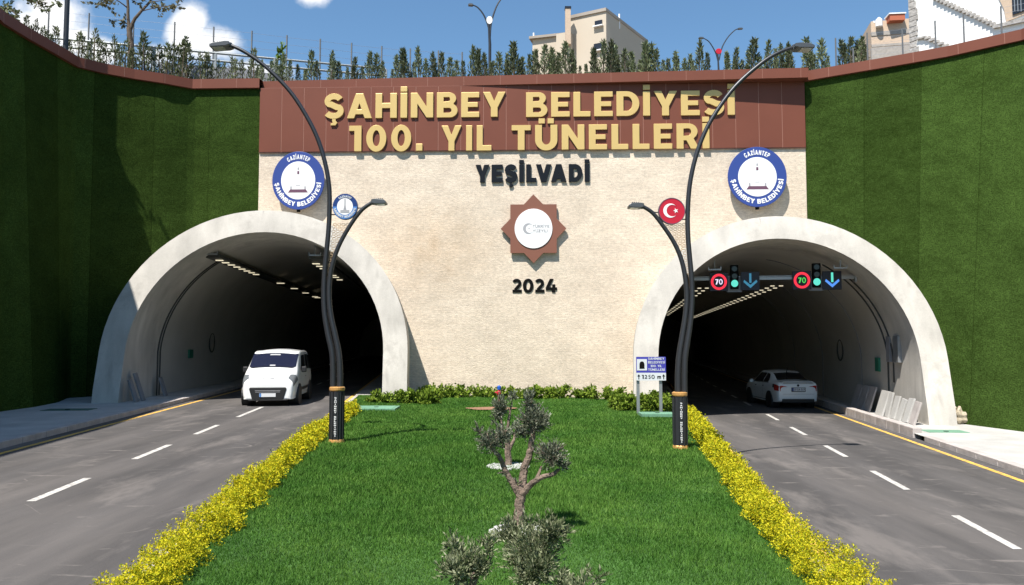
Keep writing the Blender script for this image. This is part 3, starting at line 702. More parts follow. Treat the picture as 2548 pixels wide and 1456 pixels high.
# ------------------------------------------------------------------ façade wall and turf walls
def uvobj(mb, uv, name, m, parent=None, local=False):
    o = mb.build(name, m, parent, local=local); l = o.data.uv_layers.new(name='UVMap')
    for lp in o.data.loops: l.data[lp.index].uv = uv[lp.vertex_index]
    return o
fz = lambda x, y, off=0: onf(x, y, off)[1]
ZB = (fz(645, 379) + fz(2003, 369)) / 2
fw = thing('facade_wall', 'cream split stone tunnel facade under a brown metal band', 'wall', tuple(FO), -FA); fw['kind'] = 'thing'
fi = FM
def grid_wall(fn, nu, nv):
    mb = MB(); mb.grid(fn, nu, nv, None, lambda c: in_tunnel(c, .42)); return mb
WU = UR - UL
mb = grid_wall(lambda u, v: FM @ Vector((UL + WU * u, 0, -.6 + (ZB + .6) * v)), 120, 60)
mb2 = MB(); mb2.v = [tuple(FM.inverted() @ Vector(q)) for q in mb.v]; mb2.f = mb.f
uvobj(mb2, [(v[0], v[2]) for v in mb2.v], 'stone_cladding', MAT['stone'], fw, local=True)
zt = ZC - .36
npan = 24
mb = MB()
pw = WU / npan
for i in range(npan):
    mb.box((UL + pw * (i + .5), -.03, (ZB + zt) / 2), (pw - .016, .10, zt - ZB))
mb.build('metal_band', MAT['brown'], fw, local=True, bevel=.006)
mb = MB(); mb.box((UL + WU / 2, -.02, (ZB + zt) / 2), (WU - .02, .105, zt - ZB - .02)); mb.build('panel_joint', MAT['seam'], fw, local=True)
mb = MB(); mb.box((UL + WU / 2, -.02, ZB - .012), (WU - .004, .09, .02)); mb.build('drip_trim', MAT['seam'], fw, local=True)
def coping(path, name, par, label=None):
    """box fascia following the wall top; sticks out .3 m in front of the wall"""
    mb = MB(); pan = MB(); P = [Vector((a, b, 0)) for a, b in path]; n = len(P)
    fr = []
    for i, p in enumerate(P):
        t = (P[min(i + 1, n - 1)] - P[max(i - 1, 0)]).normalized(); nn = Vector((t.y, -t.x, 0)); fr.append((p, nn))
    prof_ = [(.15, ZC - .36), (.15, ZC), (-.35, ZC), (-.35, ZC - .36)]
    vs = []; 
    for p, nn in fr:
        for o, z in prof_: q = p + nn * o; vs.append((q.x, q.y, z))
    fs = [(i * 4 + k, i * 4 + (k + 1) % 4, (i + 1) * 4 + (k + 1) % 4, (i + 1) * 4 + k) for i in range(n - 1) for k in range(4)]
    mb.add(vs, fs); o = mb.build(name, MAT['brown'], par, fixn=True)
    # joints between the fascia sheets
    L = 0; nxt = .9
    for i in range(n - 1):
        (p0, n0), (p1, n1) = fr[i], fr[i + 1]; l = (p1 - p0).length
        while nxt < L + l:
            f = (nxt - L) / l; c = p0.lerp(p1, f) + n0.lerp(n1, f) * .1515; t = (p1 - p0).normalized()
            jm = MB(); jm.box((c.x, c.y, ZC - .18), (.010, .004, .352), rz=math.atan2(t.y, t.x)); nxt += 1.38; jm.build('coping_joint', MAT['seam'], par)
        L += l
    return o
CT = [tuple(fl(UK)[:2]), tuple(fl(UL)[:2])] + [tuple(fl(UL + WU * i / 6)[:2]) for i in range(1, 7)]
coping([tuple(fl(UL)[:2])] + CT[2:], 'coping', fw)
def turf(T, B, label, name):
    root = thing(name, label, 'wall', (T[len(T) // 2][0], T[len(T) // 2][1], 0)); root['kind'] = 'thing'
    P = [0]
    for i in range(1, len(T)): P.append(P[-1] + (Vector(T[i]) - Vector(T[i - 1])).length * .5 + (Vector(B[i]) - Vector(B[i - 1])).length * .5)
    def pt(u, v):
        s = u * P[-1]
        i = 0
        while i < len(P) - 2 and P[i + 1] < s: i += 1
        f = (s - P[i]) / (P[i + 1] - P[i]); a = Vector(T[i]).lerp(Vector(T[i + 1]), f); b = Vector(B[i]).lerp(Vector(B[i + 1]), f)
        c = b.lerp(a, v); return (c.x, c.y, -.6 + (ZC - .3 + .6) * v)
    nu = int(P[-1] / .25); mb = MB(); mb.grid(pt, nu, 48, None, lambda c: in_tunnel(c, .42))
    uv = [(i / nu * P[-1], j / 48 * 12) for i in range(nu + 1) for j in range(49)]
    o = uvobj(mb, uv, 'turf_facing', MAT['turf'], root); coping(T, 'coping', root)
    return root
turf(TL, BL, 'dark shaded artificial turf wing wall curving beside the white van tunnel', 'turf_wall')
turf(TR, BR, 'sunlit artificial turf wing wall leaning back beside the speed sign tunnel', 'turf_wall')
# ground behind the coping
path = TL[:-1] + CT[1:] + TR[1:]
mb = MB(); vs = []; n = len(path)
for i, (a, b) in enumerate(path):
    far = (-180, b - 10) if a < -14 else ((180, b - 10) if a > 16 else (a * 9, 190))
    nrm = Vector((far[0] - a, far[1] - b)).normalized()
    vs += [(a + nrm.x * .3, b + nrm.y * .3, ZC - .15), (a + nrm.x * 3, b + nrm.y * 3, ZC - .1), (a + nrm.x * 8, b + nrm.y * 8, ZC + .3), (far[0], far[1], ZC + .6)]
fs = [(i * 4 + k, i * 4 + k + 1, (i + 1) * 4 + k + 1, (i + 1) * 4 + k) for i in range(n - 1) for k in range(3)]
mb.add(vs, fs); struct('hillside', mb, MAT['soil'], fixn=True)
# ------------------------------------------------------------------ lettering and emblems on the façade
def fword(root, txt, px0, px1, pyb, pyt, mat, off, dep, track=.14, part='letter', **kw):
    """one mesh per letter, standing off the façade"""
    u0, zb = onf(px0, pyb, off); u1, _ = onf(px1, pyb, off); zt_ = onf((px0 + px1) / 2, pyt, off)[1]
    zb = onf((px0 + px1) / 2, pyb, off)[1]
    lay, W = layout(txt, track, **kw); sx = (u1 - u0) / W
    for c, ox, sh in lay:
        if not sh: continue
        mb = MB()
        for i, s in enumerate(tx(sh, lambda p: (u0 + (ox + p[0]) * sx, zb + p[1] * (zt_ - zb)))): mb.prism(s, -off + .003 * i, -off + dep)
        mb.build(part, mat, root, local=True, bevel=.012 if dep > .05 else 0)
t = thing('sign_lettering', 'two lines of raised gold letters on the brown metal band', 'sign', tuple(FO), -FA)
fword(t, 'ŞAHİNBEY', 806, 1258, 293, 231, MAT['gold'], .15, .07)
fword(t, 'BELEDİYESİ', 1309, 1829, 288.5, 227, MAT['gold'], .15, .07)
fword(t, '100.', 868, 1051, 376, 312, MAT['gold'], .15, .07, track=.2)
fword(t, 'YIL', 1098, 1223, 375, 312, MAT['gold'], .15, .07, track=.2)
fword(t, 'TÜNELLERİ', 1273, 1766, 371.5, 309, MAT['gold'], .15, .07, track=.17)
t = thing('sign_lettering', 'dark raised name lettering on cream stone above the star', 'sign', tuple(FO), -FA)
fword(t, 'YEŞİLVADİ', 1183, 1467, 453, 409, MAT['navy'], .07, .05, w=.31, t=.245)
t = thing('sign_lettering', 'flat black year numerals on cream stone below the star', 'sign', tuple(FO), -FA)
fword(t, '2024', 1274, 1386, 728, 694, MAT['black'], .03, .028, track=.09, part='numeral')
def ell(rx, rz, cx=0, cz=0, n=56): return [(cx + rx * math.cos(2 * math.pi * i / n), cz + rz * math.sin(2 * math.pi * i / n)) for i in range(n)]
def emblem(px, pyc, rx, rz, label):
    u, z = onf(px, pyc, .35); sc = 1950 / 29.3
    a, b = rx / sc, rz / sc; p = FM @ Vector((u, -.35, z)); M0 = None
    t = thing('round_emblem', label, 'emblem', tuple(p), -FA, 'pair of round municipal emblems on the facade')
    mb = MB(); mb.prism([ell(a, b)], 0, .07); mb.build('blue_rim', MAT['blue'], t, local=True, bevel=.01)
    mb = MB(); mb.prism([ell(a * .655, b * .655)], -.006, .004); mb.build('white_face', MAT['white'], t, local=True)
    k = b
    mb = MB(); arc_text(mb, 'GAZİANTEP', k * .735, k * .155, 122, 58, -.008, .004, sx=a / b, track=.2); mb.build('lettering', MAT['white'], t, local=True); mb = MB()
    arc_text(mb, 'ŞAHİNBEY BELEDİYESİ', k * .895, k * .155, 186, 354, -.008, .004, inward=True, sx=a / b, track=.2); mb.build('lettering', MAT['white'], t, local=True)
    mb = MB(); mb.prism([[(-.385 * a, -.42 * b), (.385 * a, -.42 * b), (.30 * a, -.31 * b), (-.30 * a, -.31 * b)]], -.010, 0); mb.build('plinth', MAT['maroon'], t, local=True)
    mb = MB(); mb.box((-.27 * a, -.006, -.255 * b), (.06 * a, .012, .10 * b)); mb.box((.27 * a, -.006, -.255 * b), (.06 * a, .012, .10 * b)); mb.box((0, -.006, .405 * b), (.06 * a, .012, .08 * b))
    mb.prism([[(-.05 * a, -.17 * b), (-.042 * a, -.17 * b), (-.034 * a, .18 * b), (-.042 * a, .18 * b)]], -.01, 0); mb.prism([[(.042 * a, -.17 * b), (.05 * a, -.17 * b), (.042 * a, .18 * b), (.034 * a, .18 * b)]], -.01, 0)
    mb.box((0, -.006, -.175 * b), (.18 * a, .012, .014 * b)); mb.build('tower', MAT['greyl'], t, local=True)
    mb = MB(); mb.box((0, -.007, .27 * b), (.075 * a, .014, .10 * b)); mb.build('tower_clock', MAT['maroon'], t, local=True)
    mb = MB(); [mb.box((s * a * .5, .2, s2 * b * .4), (.05, .28, .05)) for s in (-1, 1) for s2 in (-1, 1)]; mb.box((0, .1, -b - .02), (.12, .08, .12)); mb.build('bracket', MAT['black'], t, local=True)
emblem(742, 449, 65.5, 73, 'round blue rimmed emblem with white tower face beside the turf of the shaded left wing')
emblem(1884.5, 440, 71, 74, 'round blue rimmed emblem with white tower face above the speed sign tunnel')
u, z = onf(1327.5, 569, .16); p = FM @ Vector((u, -.16, z)); k = 58.5 / (1950 / 29.1)
t = thing('star_plaque', 'brown eight pointed star with white disc on cream stone', 'plaque', tuple(p), -FA)
A_ = []
for i in range(8):
    an = R(45 * i); A_.append((k * 1.414 * math.cos(an) * .985, k * 1.414 * math.sin(an) * 1.04)); an += R(22.5); A_.append((k * 1.0824 * math.cos(an) * .985, k * 1.0824 * math.sin(an) * 1.04))
mb = MB(); mb.prism([A_], 0, .09); mb.build('star_panel', MAT['star'], t, local=True, bevel=.008)
mb = MB(); mb.prism([ell(.70, .74)], -.03, .005); mb.build('white_disc', MAT['white'], t, local=True, bevel=.006)
def crescent(r, cx, cz, d=.32, ri=.8, n=28):
    o = arc(cx, cz, r, r, 40, 320, n); i_ = arc(cx + r * d, cz, r * ri, r * ri, 312, 48, n)
    return o + i_
mb = MB(); mb.prism([crescent(.20, -.19, .0)], -.036, -.02); 
sp = [(-.165 + .035 * (1 if i % 2 == 0 else .4) * math.cos(R(180 + 36 * i)), .0 + .035 * (1 if i % 2 == 0 else .4) * math.sin(R(180 + 36 * i))) for i in range(10)]; mb.prism([sp], -.036, -.02)
mb.build('crescent_mark', MAT['greyl'], t, local=True)
mb = MB(); put_text(mb, 'TÜRKİYE', -.03, .59, .03, .105, -.036, -.02, track=.12, w=.2, t=.16); put_text(mb, 'YÜZYILI', -.03, .52, -.14, .105, -.036, -.02, track=.12, w=.2, t=.16); mb.build('lettering', MAT['greyl'], t, local=True)
mb = MB(); [mb.box((s * .4, .12, s2 * .4), (.05, .08, .05)) for s in (-1, 1) for s2 in (-1, 1)]; mb.build('bracket', MAT['black'], t, local=True)

# ------------------------------------------------------------------ street lamps by the lawn
def spl(pts, n=6):
    P = [Vector(p) for p in pts]; out = []
    for i in range(len(P) - 1):
        p0, p1, p2, p3 = P[max(i - 1, 0)], P[i], P[i + 1], P[min(i + 2, len(P) - 1)]
        for j in range(n):
            t = j / n; out.append(.5 * ((2 * p1) + (-p0 + p2) * t + (2 * p0 - 5 * p1 + 4 * p2 - p3) * t * t + (-p0 + 3 * p1 - 3 * p2 + p3) * t ** 3))
    out.append(P[-1]); return out
def lamp_head(mbh, mbg, a, b, w=.2):
    """flat LED head from point a (arm side) to b"""
    a, b = Vector(a), Vector(b); d = (b - a); L = d.length; x = d.normalized(); y = Vector((0, 1, 0)); z = x.cross(y).normalized()
    if z.z < 0: z = -z
    Mx = Matrix(((x.x, y.x, z.x, a.x), (x.y, y.y, z.y, a.y), (x.z, y.z, z.z, a.z), (0, 0, 0, 1)))
    mbh.prism([[(0, -.03), (L * .2, -.05), (L, -.045), (L, .0), (L * .85, .03), (L * .3, .05), (0, .035)]], -w / 2, w / 2, Mx)
    mbh.box((L * .05, 0, .0), (L * .14, .09, .11), Mx)
    for i in range(4): mbh.box((L * (.38 + .12 * i), 0, .05), (.02, w * .8, .03), Mx)
    mbg.box((L * .62, 0, -.052), (L * .55, w * .8, .012), Mx)
def lamp(px, pyb, Y, pyt, tall, short, h1, h2, disc, label, side):
    base = at(px, pyb, Y); top = at(px, pyt, Y); H = top.z - base.z
    t = thing('street_lamp', label, 'street lamp', tuple(base), 0, 'pair of twin arm street lamps beside the lawn')
    L = lambda q, dy=0: at(q[0], q[1], Y) - base + Vector((0, dy, 0))
    rb = 17.5 / F * Y
    mb = MB(); mb.lathe([(rb, .08), (rb, H - .07)], n=8); [mb.lathe([(.012, .1), (.012, H - .1)], Matrix.Translation((rb * math.cos(R(a)), rb * math.sin(R(a)), 0)), n=5) for a in (22.5, 67.5, 112.5, 157.5, 202.5, 247.5, 292.5, 337.5)]
    mb.build('base_column', MAT['pole'], t, local=True)
    mb = MB(); mb.lathe([(rb * 1.16, -.05), (rb * 1.16, .03), (rb * 1.05, .09)], n=8); mb.build('base_ring', MAT['brass'], t, local=True, bevel=.006)
    mb = MB(); mb.lathe([(rb * 1.03, H - .08), (rb * 1.08, H - .06), (rb * 1.08, H - .015), (rb * .9, H)], n=20); mb.build('top_ring', MAT['brass'], t, local=True)
    word = 'ŞAHİNBEY BELEDİYESİ'; mb = MB(); st = (H - .34) / len(word)
    for i, c in enumerate(word):
        if c != ' ': put_text(mb, c, -.021 if c not in 'Iİ' else -.008, .021 if c not in 'Iİ' else .008, H - .2 - st * (i + 1) + .012, st * .66, -rb * .925 - .01, -rb * .9)
    mb.build('lettering', MAT['white'], t, local=True)
    TP = spl([L(q, .0) for q in tall]); n = len(TP); r0 = .062
    MB().tube(TP, [r0 * (1 - .42 * i / n) for i in range(n)], 12).build('tall_arm', MAT['pole'], t, local=True, smooth=True)
    SPn = spl([L(q, .0) for q in short]); n = len(SPn)
    MB().tube(SPn, [r0 * (1 - .38 * i / n) for i in range(n)], 12).build('short_arm', MAT['pole'], t, local=True, smooth=True)
    for hd in (h1, h2):
        a, b = MB(), MB(); lamp_head(a, b, L(hd[0]), L(hd[1]), hd[2]); o = a.build('lamp_head', MAT['lamphead'], t, local=True, bevel=.008)
        b.build('lamp_glass', MAT['lampglass'], o, local=True)
    # pierced gold panel between the arms
    def xa(P, z):
        for i in range(len(P) - 1):
            if (P[i].z - z) * (P[i + 1].z - z) <= 0 and P[i].z != P[i + 1].z: return P[i].x + (P[i + 1].x - P[i].x) * (z - P[i].z) / (P[i + 1].z - P[i].z)
        return P[-1].x
    z0, z1 = L((px, 735)).z, L((px, 555)).z; mb = MB(); rw = 30
    for i in range(rw):
        za = z0 + (z1 - z0) * i / rw; zb = z0 + (z1 - z0) * (i + 1) / rw; zm = (za + zb) / 2
        a, b = sorted((xa(TP, zm), xa(SPn, zm))); a += .05; b -= .05
        if b - a < .015: continue
        m = max(1, int((b - a) / .075))
        if i < 9: mb.box(((a + b) / 2, .02, za), (b - a, .008, .03)); mb.box((a + .012, .02, zm), (.018, .008, zb - za)); mb.box((b - .012, .02, zm), (.018, .008, zb - za)); 
        else:
            for j in range(m):
                xm = a + (b - a) * (j + .5 + (.25 if i % 2 else -.0)) / m; w_ = (b - a) / m * .5
                mb.prism([arc(xm, zm, w_ * .95, (zb - za) * .55, 0, 315, 7), arc(xm, zm, w_ * .72, (zb - za) * .36, 0, 315, 7)], .018 + .003 * (i % 2), .028 + .003 * (i % 2))
    mb.build('lattice_panel', MAT['lattice'], t, local=True)
    cx, cz, r, kind = disc
    c = L((cx, cz)); rr = r / F * Y; Mx = Matrix.Translation(c)
    def D(poly, a, b, nm, m, par): mb = MB(); [mb.prism(q, a, b, Mx) for q in poly]; return mb.build(nm, m, par, local=True)
    if kind == 'flag':
        o = D([[ell(rr, rr)]], -.04, .04, 'round_sign', MAT['red'], t)
        D([[crescent(rr * .56, -.12 * rr, .03 * rr, .28, .82)], [[(.30 * rr + rr * .21 * (1 if i % 2 == 0 else .4) * math.cos(R(180 + 36 * i)), .02 * rr + rr * .21 * (1 if i % 2 == 0 else .4) * math.sin(R(180 + 36 * i))) for i in range(10)]]], -.046, -.038, 'crescent_and_star', MAT['white'], o)
        D([[ell(rr * 1.04, rr * 1.04), ell(rr * .985, rr * .985)]], -.046, .046, 'sign_rim', MAT['maroon'], o)
    else:
        o = D([[ell(rr, rr * 1.05)]], -.04, .04, 'round_sign', MAT['blued'], t)
        D([[arc(0, 0, rr * .97, rr * 1.02, 180, 360, 24) + arc(0, 0, rr * .64, rr * .68, 360, 180, 24)]], -.044, -.036, 'lower_band', MAT['bluel'], o)
        D([[ell(rr * .64, rr * .68)]], -.048, -.038, 'white_face', MAT['white'], o)
        D([[rect(-.36 * rr, -.50 * rr, .36 * rr, -.28 * rr)], [rect(-.05 * rr, -.26 * rr, .05 * rr, .62 * rr)], [[(-.12 * rr, -.26 * rr), (-.055 * rr, -.26 * rr), (-.055 * rr, .1 * rr)]], [[(.055 * rr, -.26 * rr), (.12 * rr, -.26 * rr), (.055 * rr, .1 * rr)]]], -.052, -.044, 'tower', MAT['greyl'], o)
        mb = MB(); arc_text(mb, 'GAZİANTEP', rr * .74, rr * .17, 128, 52, -.05, -.038, Mx); arc_text(mb, 'ŞAHİNBEY BELEDİYESİ', rr * .92, rr * .18, 190, 350, -.05, -.038, Mx, inward=True); mb.build('lettering', MAT['signgrey'], o, local=True)
    mb = MB()
    for dz in (-.02, -.62 * rr):
        for P in (TP, SPn):
            q = Vector((xa(P, c.z + dz), 0, c.z + dz)); e = Vector((c.x + (rr * .8 if q.x > c.x else -rr * .8), .03, c.z + dz)); mb.tube([q, e], .012, 5)
    mb.build('sign_bracket', MAT['pole'], t, local=True)
    return t
lamp(837, 1104, 15.7, 962,
     [(829, 965), (829, 920), (826, 875), (816, 830), (808, 780), (806, 735), (807, 690), (811, 640), (817, 580), (820, 520), (819, 465), (810, 410), (793, 352), (766, 295), (722, 228), (662, 167), (612, 131), (572, 112)],
     [(846, 965), (846, 925), (843, 880), (834, 835), (824, 790), (819, 745), (820, 700), (828, 655), (845, 608), (872, 560), (900, 523), (926, 504)],
     (((576, 113)), (527, 117), .30), ((926, 503), (962, 503), .26), (859.5, 515, 31, 'emblem'),
     'dark twin arm street lamp with small blue emblem disc beside the white van tunnel', -1)
lamp(1693, 1119, 15.5, 975,
     [(1703, 978), (1703, 930), (1705, 885), (1712, 840), (1719, 790), (1722, 740), (1721, 695), (1716, 640), (1712, 590), (1711, 535), (1715, 470), (1726, 410), (1745, 350), (1775, 290), (1828, 217), (1895, 157), (1940, 130), (1975, 118)],
     [(1687, 978), (1687, 930), (1690, 885), (1697, 840), (1705, 790), (1709, 740), (1705, 690), (1695, 645), (1678, 605), (1652, 565), (1624, 530), (1600, 514)],
     ((1973, 118), (2021, 119), .30), ((1600, 513), (1563, 512), .26), (1671, 526, 32, 'flag'),
     'dark twin arm street lamp with red crescent disc beside the speed sign tunnel', 1)

# ------------------------------------------------------------------ tunnel fittings
def tl(p, root_label, x, y, z, sx, sy, label, grp):
    m = p.M @ Matrix.Translation((x, y, z))
    mb = MB(); mb.box((0, 0, .03), (sx, sy, .03), m); o = mb.build('tunnel_light', MAT['lit']); props(o, label, 'light', grp); o.rotation_euler = (0, 0, 0)
    return o
la = 'small glowing tunnel lamp in the tight row above the white van'; lb = 'small glowing tunnel lamp spaced deep in the white van tunnel'
for i in range(8): tl(PL, '', -1.95, 3.3 + .86 * i, 4.95, .25, .14, la, 'left row of lamps in the van tunnel')
for i, y in enumerate((14.5, 18.5, 22.5, 26.5, 27.6)): tl(PL, '', -1.85, y, 4.95, .36, .2, lb, 'spaced lamps deep in the van tunnel')
for i, y in enumerate((4.2, 5.2, 6.2, 9.5, 10.5, 12)): tl(PL, '', 1.35, y, 4.95, .27, .14, 'small glowing tunnel lamp behind the twin arm pole of the van tunnel', 'right row of lamps in the van tunnel')
for i in range(30):
    y = 7.2 + 1.25 * i * (1 + .012 * i)
    for s in (-.16, .16): tl(PR, '', .95 + s, y, 4.68, .15, .10, 'small glowing tunnel lamp in the long row under the middle of the signal beam', 'long lamp row in the speed sign tunnel')
for i in range(16):
    y = 6.6 + 1.6 * i * (1 + .02 * i)
    for s in (-.14, .14): tl(PR, '', -1.9 + s, y, 4.58, .14, .10, 'small glowing tunnel lamp in the row seen behind the red crescent lamp post', 'left lamp row in the speed sign tunnel')
def hang(p, root, x, y, z, nm='cable_tray'):
    mb = MB(); m = Matrix.Identity(4)
    zt_ = p.zc + math.sqrt(p.ri ** 2 - x * x) - .02 + face_y(0)
    mb.tube([(x, y, zt_), (x, y, z)], .02, 5); mb.box((x, y, z), (.42, .06, .05)); mb.box((x - .2, y, z + .05), (.03, .06, .1)); mb.box((x + .2, y, z + .05), (.03, .06, .1))
    mb.build('ceiling_bracket', MAT['galv'], root, local=True)
for x in (-2.1, 1.5): hang(PL, RL, x, 2.8, 5.15)
for x in (-1.9, 2.1): hang(PR, RR, x, 2.4, 4.95)
for (p, root, x) in ((PL, RL, -2.1), (PL, RL, 1.5)):
    mb = MB(); mb.box((x, 22, 5.1), (.5, 38, .12)); mb.build('cable_tray', MAT['joint'], root, local=True)
# lane signal beam
YG = 3.1
def gp(px, py_):    # position on the beam's plane inside the right tunnel
    d = ray(px, py_); n = PR.M.to_3x3() @ Vector((0, 1, 0)); c = PR.M @ Vector((0, YG, 0))
    t = (c - Vector((0, 0, CAMZ))).dot(n) / d.dot(n); return PR.I @ (Vector((0, 0, CAMZ)) + d * t)
bz = gp(1900, 693).z; hw = math.sqrt(max(PR.ri ** 2 - (bz - PR.zc) ** 2, 1)) - .03
t = thing('signal_beam', 'grey steel beam across the tunnel carrying lane signals', 'beam', tuple(PR.M @ Vector((0, YG, bz))), -PR.ph)
mb = MB(); mb.box((0, .05, 0), (2 * hw, .12, .09)); mb.box((0, .05, .075), (2 * hw, .08, .03)); mb.build('beam_bar', MAT['galv'], t, local=True)
mb = MB(); [mb.box((s * hw, .05, 0), (.06, .3, .3)) for s in (-1, 1)]; mb.build('end_plate', MAT['galv'], t, local=True)
def speed(px, py_, m, label):
    q = gp(px, py_); t = thing('speed_sign', label, 'speed sign', tuple(PR.M @ Vector((q.x, YG - .1, q.z))), -PR.ph, 'lit speed limit signs on the signal beam')
    MB().box((0, .06, 0), (.60, .1, .62)).build('sign_board', MAT['ledk'], t, local=True)
    mb = MB(); mb.prism([ell(.265, .275), ell(.185, .195)], -.004, .005); mb.build('red_ring', MAT['ledr'], t, local=True)
    mb = MB(); put_text(mb, '70', -.125, .125, -.09, .18, -.004, .005, w=.2, t=.16); mb.build('digits', m, t, local=True)
speed(1788, 702, MAT['ledw'], 'lit red ring speed sign with violet white digits'); speed(1994, 698, MAT['ledg'], 'lit red ring speed sign with green digits')
def signal(px, py_, label):
    q = gp(px, py_); t = thing('traffic_light', label, 'traffic light', tuple(PR.M @ Vector((q.x, YG - .12, q.z))), -PR.ph, 'lane signals on the beam')
    mb = MB(); mb.box((0, .09, .22), (.27, .14, .82)); mb.build('housing', MAT['black'], t, local=True, bevel=.02)
    for z in (.5, .25): mb = MB(); mb.prism([ell(.09, .09, 0, z)], .005, .03); mb.build('dark_lens', MAT['glass'], t, local=True)
    mb = MB(); mb.prism([ell(.115, .12)], -.004, .03); mb.build('green_lens', MAT['ledc'], t, local=True)
    mb = MB(); mb.box((0, .13, -.03), (.5, .04, .52)); mb.build('back_board', MAT['greybox'], t, local=True)
signal(1827, 706, 'traffic light showing green beside the violet white speed sign'); signal(2031, 702, 'traffic light showing green beside the green speed sign')
def arrow(px, py_, m1, m2, label):
    q = gp(px, py_); t = thing('arrow_sign', label, 'lane sign', tuple(PR.M @ Vector((q.x, YG - .1, q.z))), -PR.ph, 'lit arrow signs on the signal beam')
    MB().box((0, .06, 0), (.60, .1, .62)).build('sign_board', MAT['ledk'], t, local=True)
    mb = MB(); mb.box((0, 0, .1), (.07, .012, .32)); mb.build('arrow_shaft', m1, t, local=True)
    mb = MB(); mb.prism([[(0, -.24), (.23, -.03), (.2, .04), (0, -.13), (-.2, .04), (-.23, -.03)]], -.008, .005); mb.build('arrow_head', m2, t, local=True)
arrow(1866, 700, MAT['ledt'], MAT['ledt'], 'dim teal down arrow sign near the middle of the signal beam'); arrow(2069, 698, MAT['ledc'], MAT['ledb'], 'bright blue down arrow sign near the end of the signal beam')
# wall fittings inside the tunnels
def wallpt(p, side, y, z): 
    x = p.ri if z < p.zc else math.sqrt(p.ri ** 2 - (z - p.zc) ** 2)
    return Vector((side * (x - .03), y, z))
def fitting(p, side, y, z, sz, m, name, label, cat):
    q = wallpt(p, side, y, z); mb = MB(); mb.box((0, 0, 0), sz, p.M @ Matrix.Translation(q)); o = mb.build(name, m, bevel=.01); return props(o, label, cat)
fitting(PL, -1, 7.4, 1.55, (.08, .5, .34), MAT['exitg'], 'exit_sign', 'small green exit sign on the shaded wall beside the van', 'sign')
fitting(PR, 1, 4.6, 1.75, (.08, .42, .48), MAT['exitg'], 'exit_sign', 'small green exit sign on the wall behind the white sedan', 'sign')
fitting(PR, 1, 3.25, 2.3, (.14, .34, .85), MAT['greybox'], 'cabinet', 'narrow grey cable cabinet deeper on the tunnel wall', 'cabinet')
fitting(PR, 1, 2.45, 2.3, (.16, .5, .85), MAT['galv'], 'cabinet', 'wider pale cable cabinet nearer the tunnel mouth', 'cabinet')
def loop(p, side, y, z, label):
    q = wallpt(p, side, y, z); mb = MB(); m = p.M @ Matrix.Translation(q)
    mb.tube([(0, .42 * math.cos(R(a)), .42 * math.sin(R(a))) for a in range(0, 361, 20)], .03, 6, m); o = mb.build('hose_ring', MAT['joint']); props(o, label, 'hose')
loop(PL, -1, 10.5, 2.0, 'black hose ring on the wall of the white van tunnel'); loop(PR, 1, 9.5, 2.2, 'black hose ring on the wall of the sedan tunnel')
# stone slabs leaning on the walls
def slab(p, x, y, w_, h, lean, m, label, rz=0.0, grp='stone slabs leaning in the speed sign tunnel mouth'):
    z0 = .12; mt = p.M @ Matrix.Translation((x, y, z0)) @ Matrix.Rotation(lean, 4, 'Y') @ Matrix.Rotation(rz, 4, 'X')
    mb = MB(); mb.box((0, 0, h / 2), (.06, w_, h), mt); o = mb.build('stone_slab', m, bevel=.012); props(o, label, 'stone slab', grp); return o
for i, (y, w_, h, l, rz, lb_) in enumerate(((.25, .46, .70, .30, .04, 'speckled grey stone slab leaning nearest the sunlit arch leg'), (.82, .44, .76, .33, -.05, 'pale stone slab leaning second from the sunlit arch leg'), (1.42, .40, .70, .30, .08, 'pale stone slab leaning with a dark gap beside it'), (1.95, .44, .74, .28, -.03, 'stained stone slab leaning fourth from the sunlit arch leg'), (2.5, .36, .82, .22, .02, 'narrow stone slab leaning at the shadow edge'))):
    slab(PR, PR.ri - .42, y, w_, h, l, MAT['pave'] if i else MAT['kerb'], lb_, rz)
slab(PR, PR.ri - .5, 3.05, .75, .85, .3, MAT['pave'], 'broad rounded stone slab leaning just inside the shadow')
for i, y in enumerate((4.6, 5.4, 6.2)): slab(PR, PR.ri - .45, y, .7, .9, .3, MAT['kerb'], 'shaded stone slab leaning deeper inside the sedan tunnel', .03 * i)
for y, h, lb_ in ((.4, .75, 'short dark slab leaning on the shaded arch leg'), (1.0, .95, 'tall dark slab leaning on the shaded arch leg'), (3.2, .7, 'dark slab leaning by the conduit of the van tunnel')):
    slab(PL, -PL.ri + .45, y, .3, h, -.3, MAT['greybox'], lb_, .05, 'slabs leaning in the van tunnel mouth')
def rock(c, s, label, m=None):
    b = bmesh.new(); bmesh.ops.create_icosphere(b, subdivisions=3, radius=1)
    for v in b.verts:
        v.co *= 1 + .28 * math.sin(v.co.x * 5 + c[0]) * math.sin(v.co.y * 4 + 1) + .12 * math.sin(v.co.z * 9 + c[1])
        v.co = Vector((v.co.x * s[0], v.co.y * s[1], v.co.z * s[2])) + Vector(c)
    mb = MB(); mb.add([tuple(v.co) for v in b.verts], [tuple(v.index for v in f.verts) for f in b.faces]); b.free()
    o = mb.build('rock', m or MAT['rocky']); props(o, label, 'rock', 'rubble at the foot of the sunlit arch leg')
q = onz(2392, 1056, PZR); rock((q.x, q.y + .1, PZR + .2), (.17, .18, .26), 'yellowish boulder at the foot of the sunlit arch leg'); rock((q.x - .18, q.y + .2, PZR + .42), (.13, .12, .16), 'smaller pale stone perched by the sunlit arch leg')
rock((q.x - .25, q.y + .3, PZR + .15), (.2, .15, .2), 'grey stone wedged behind the yellowish boulder')
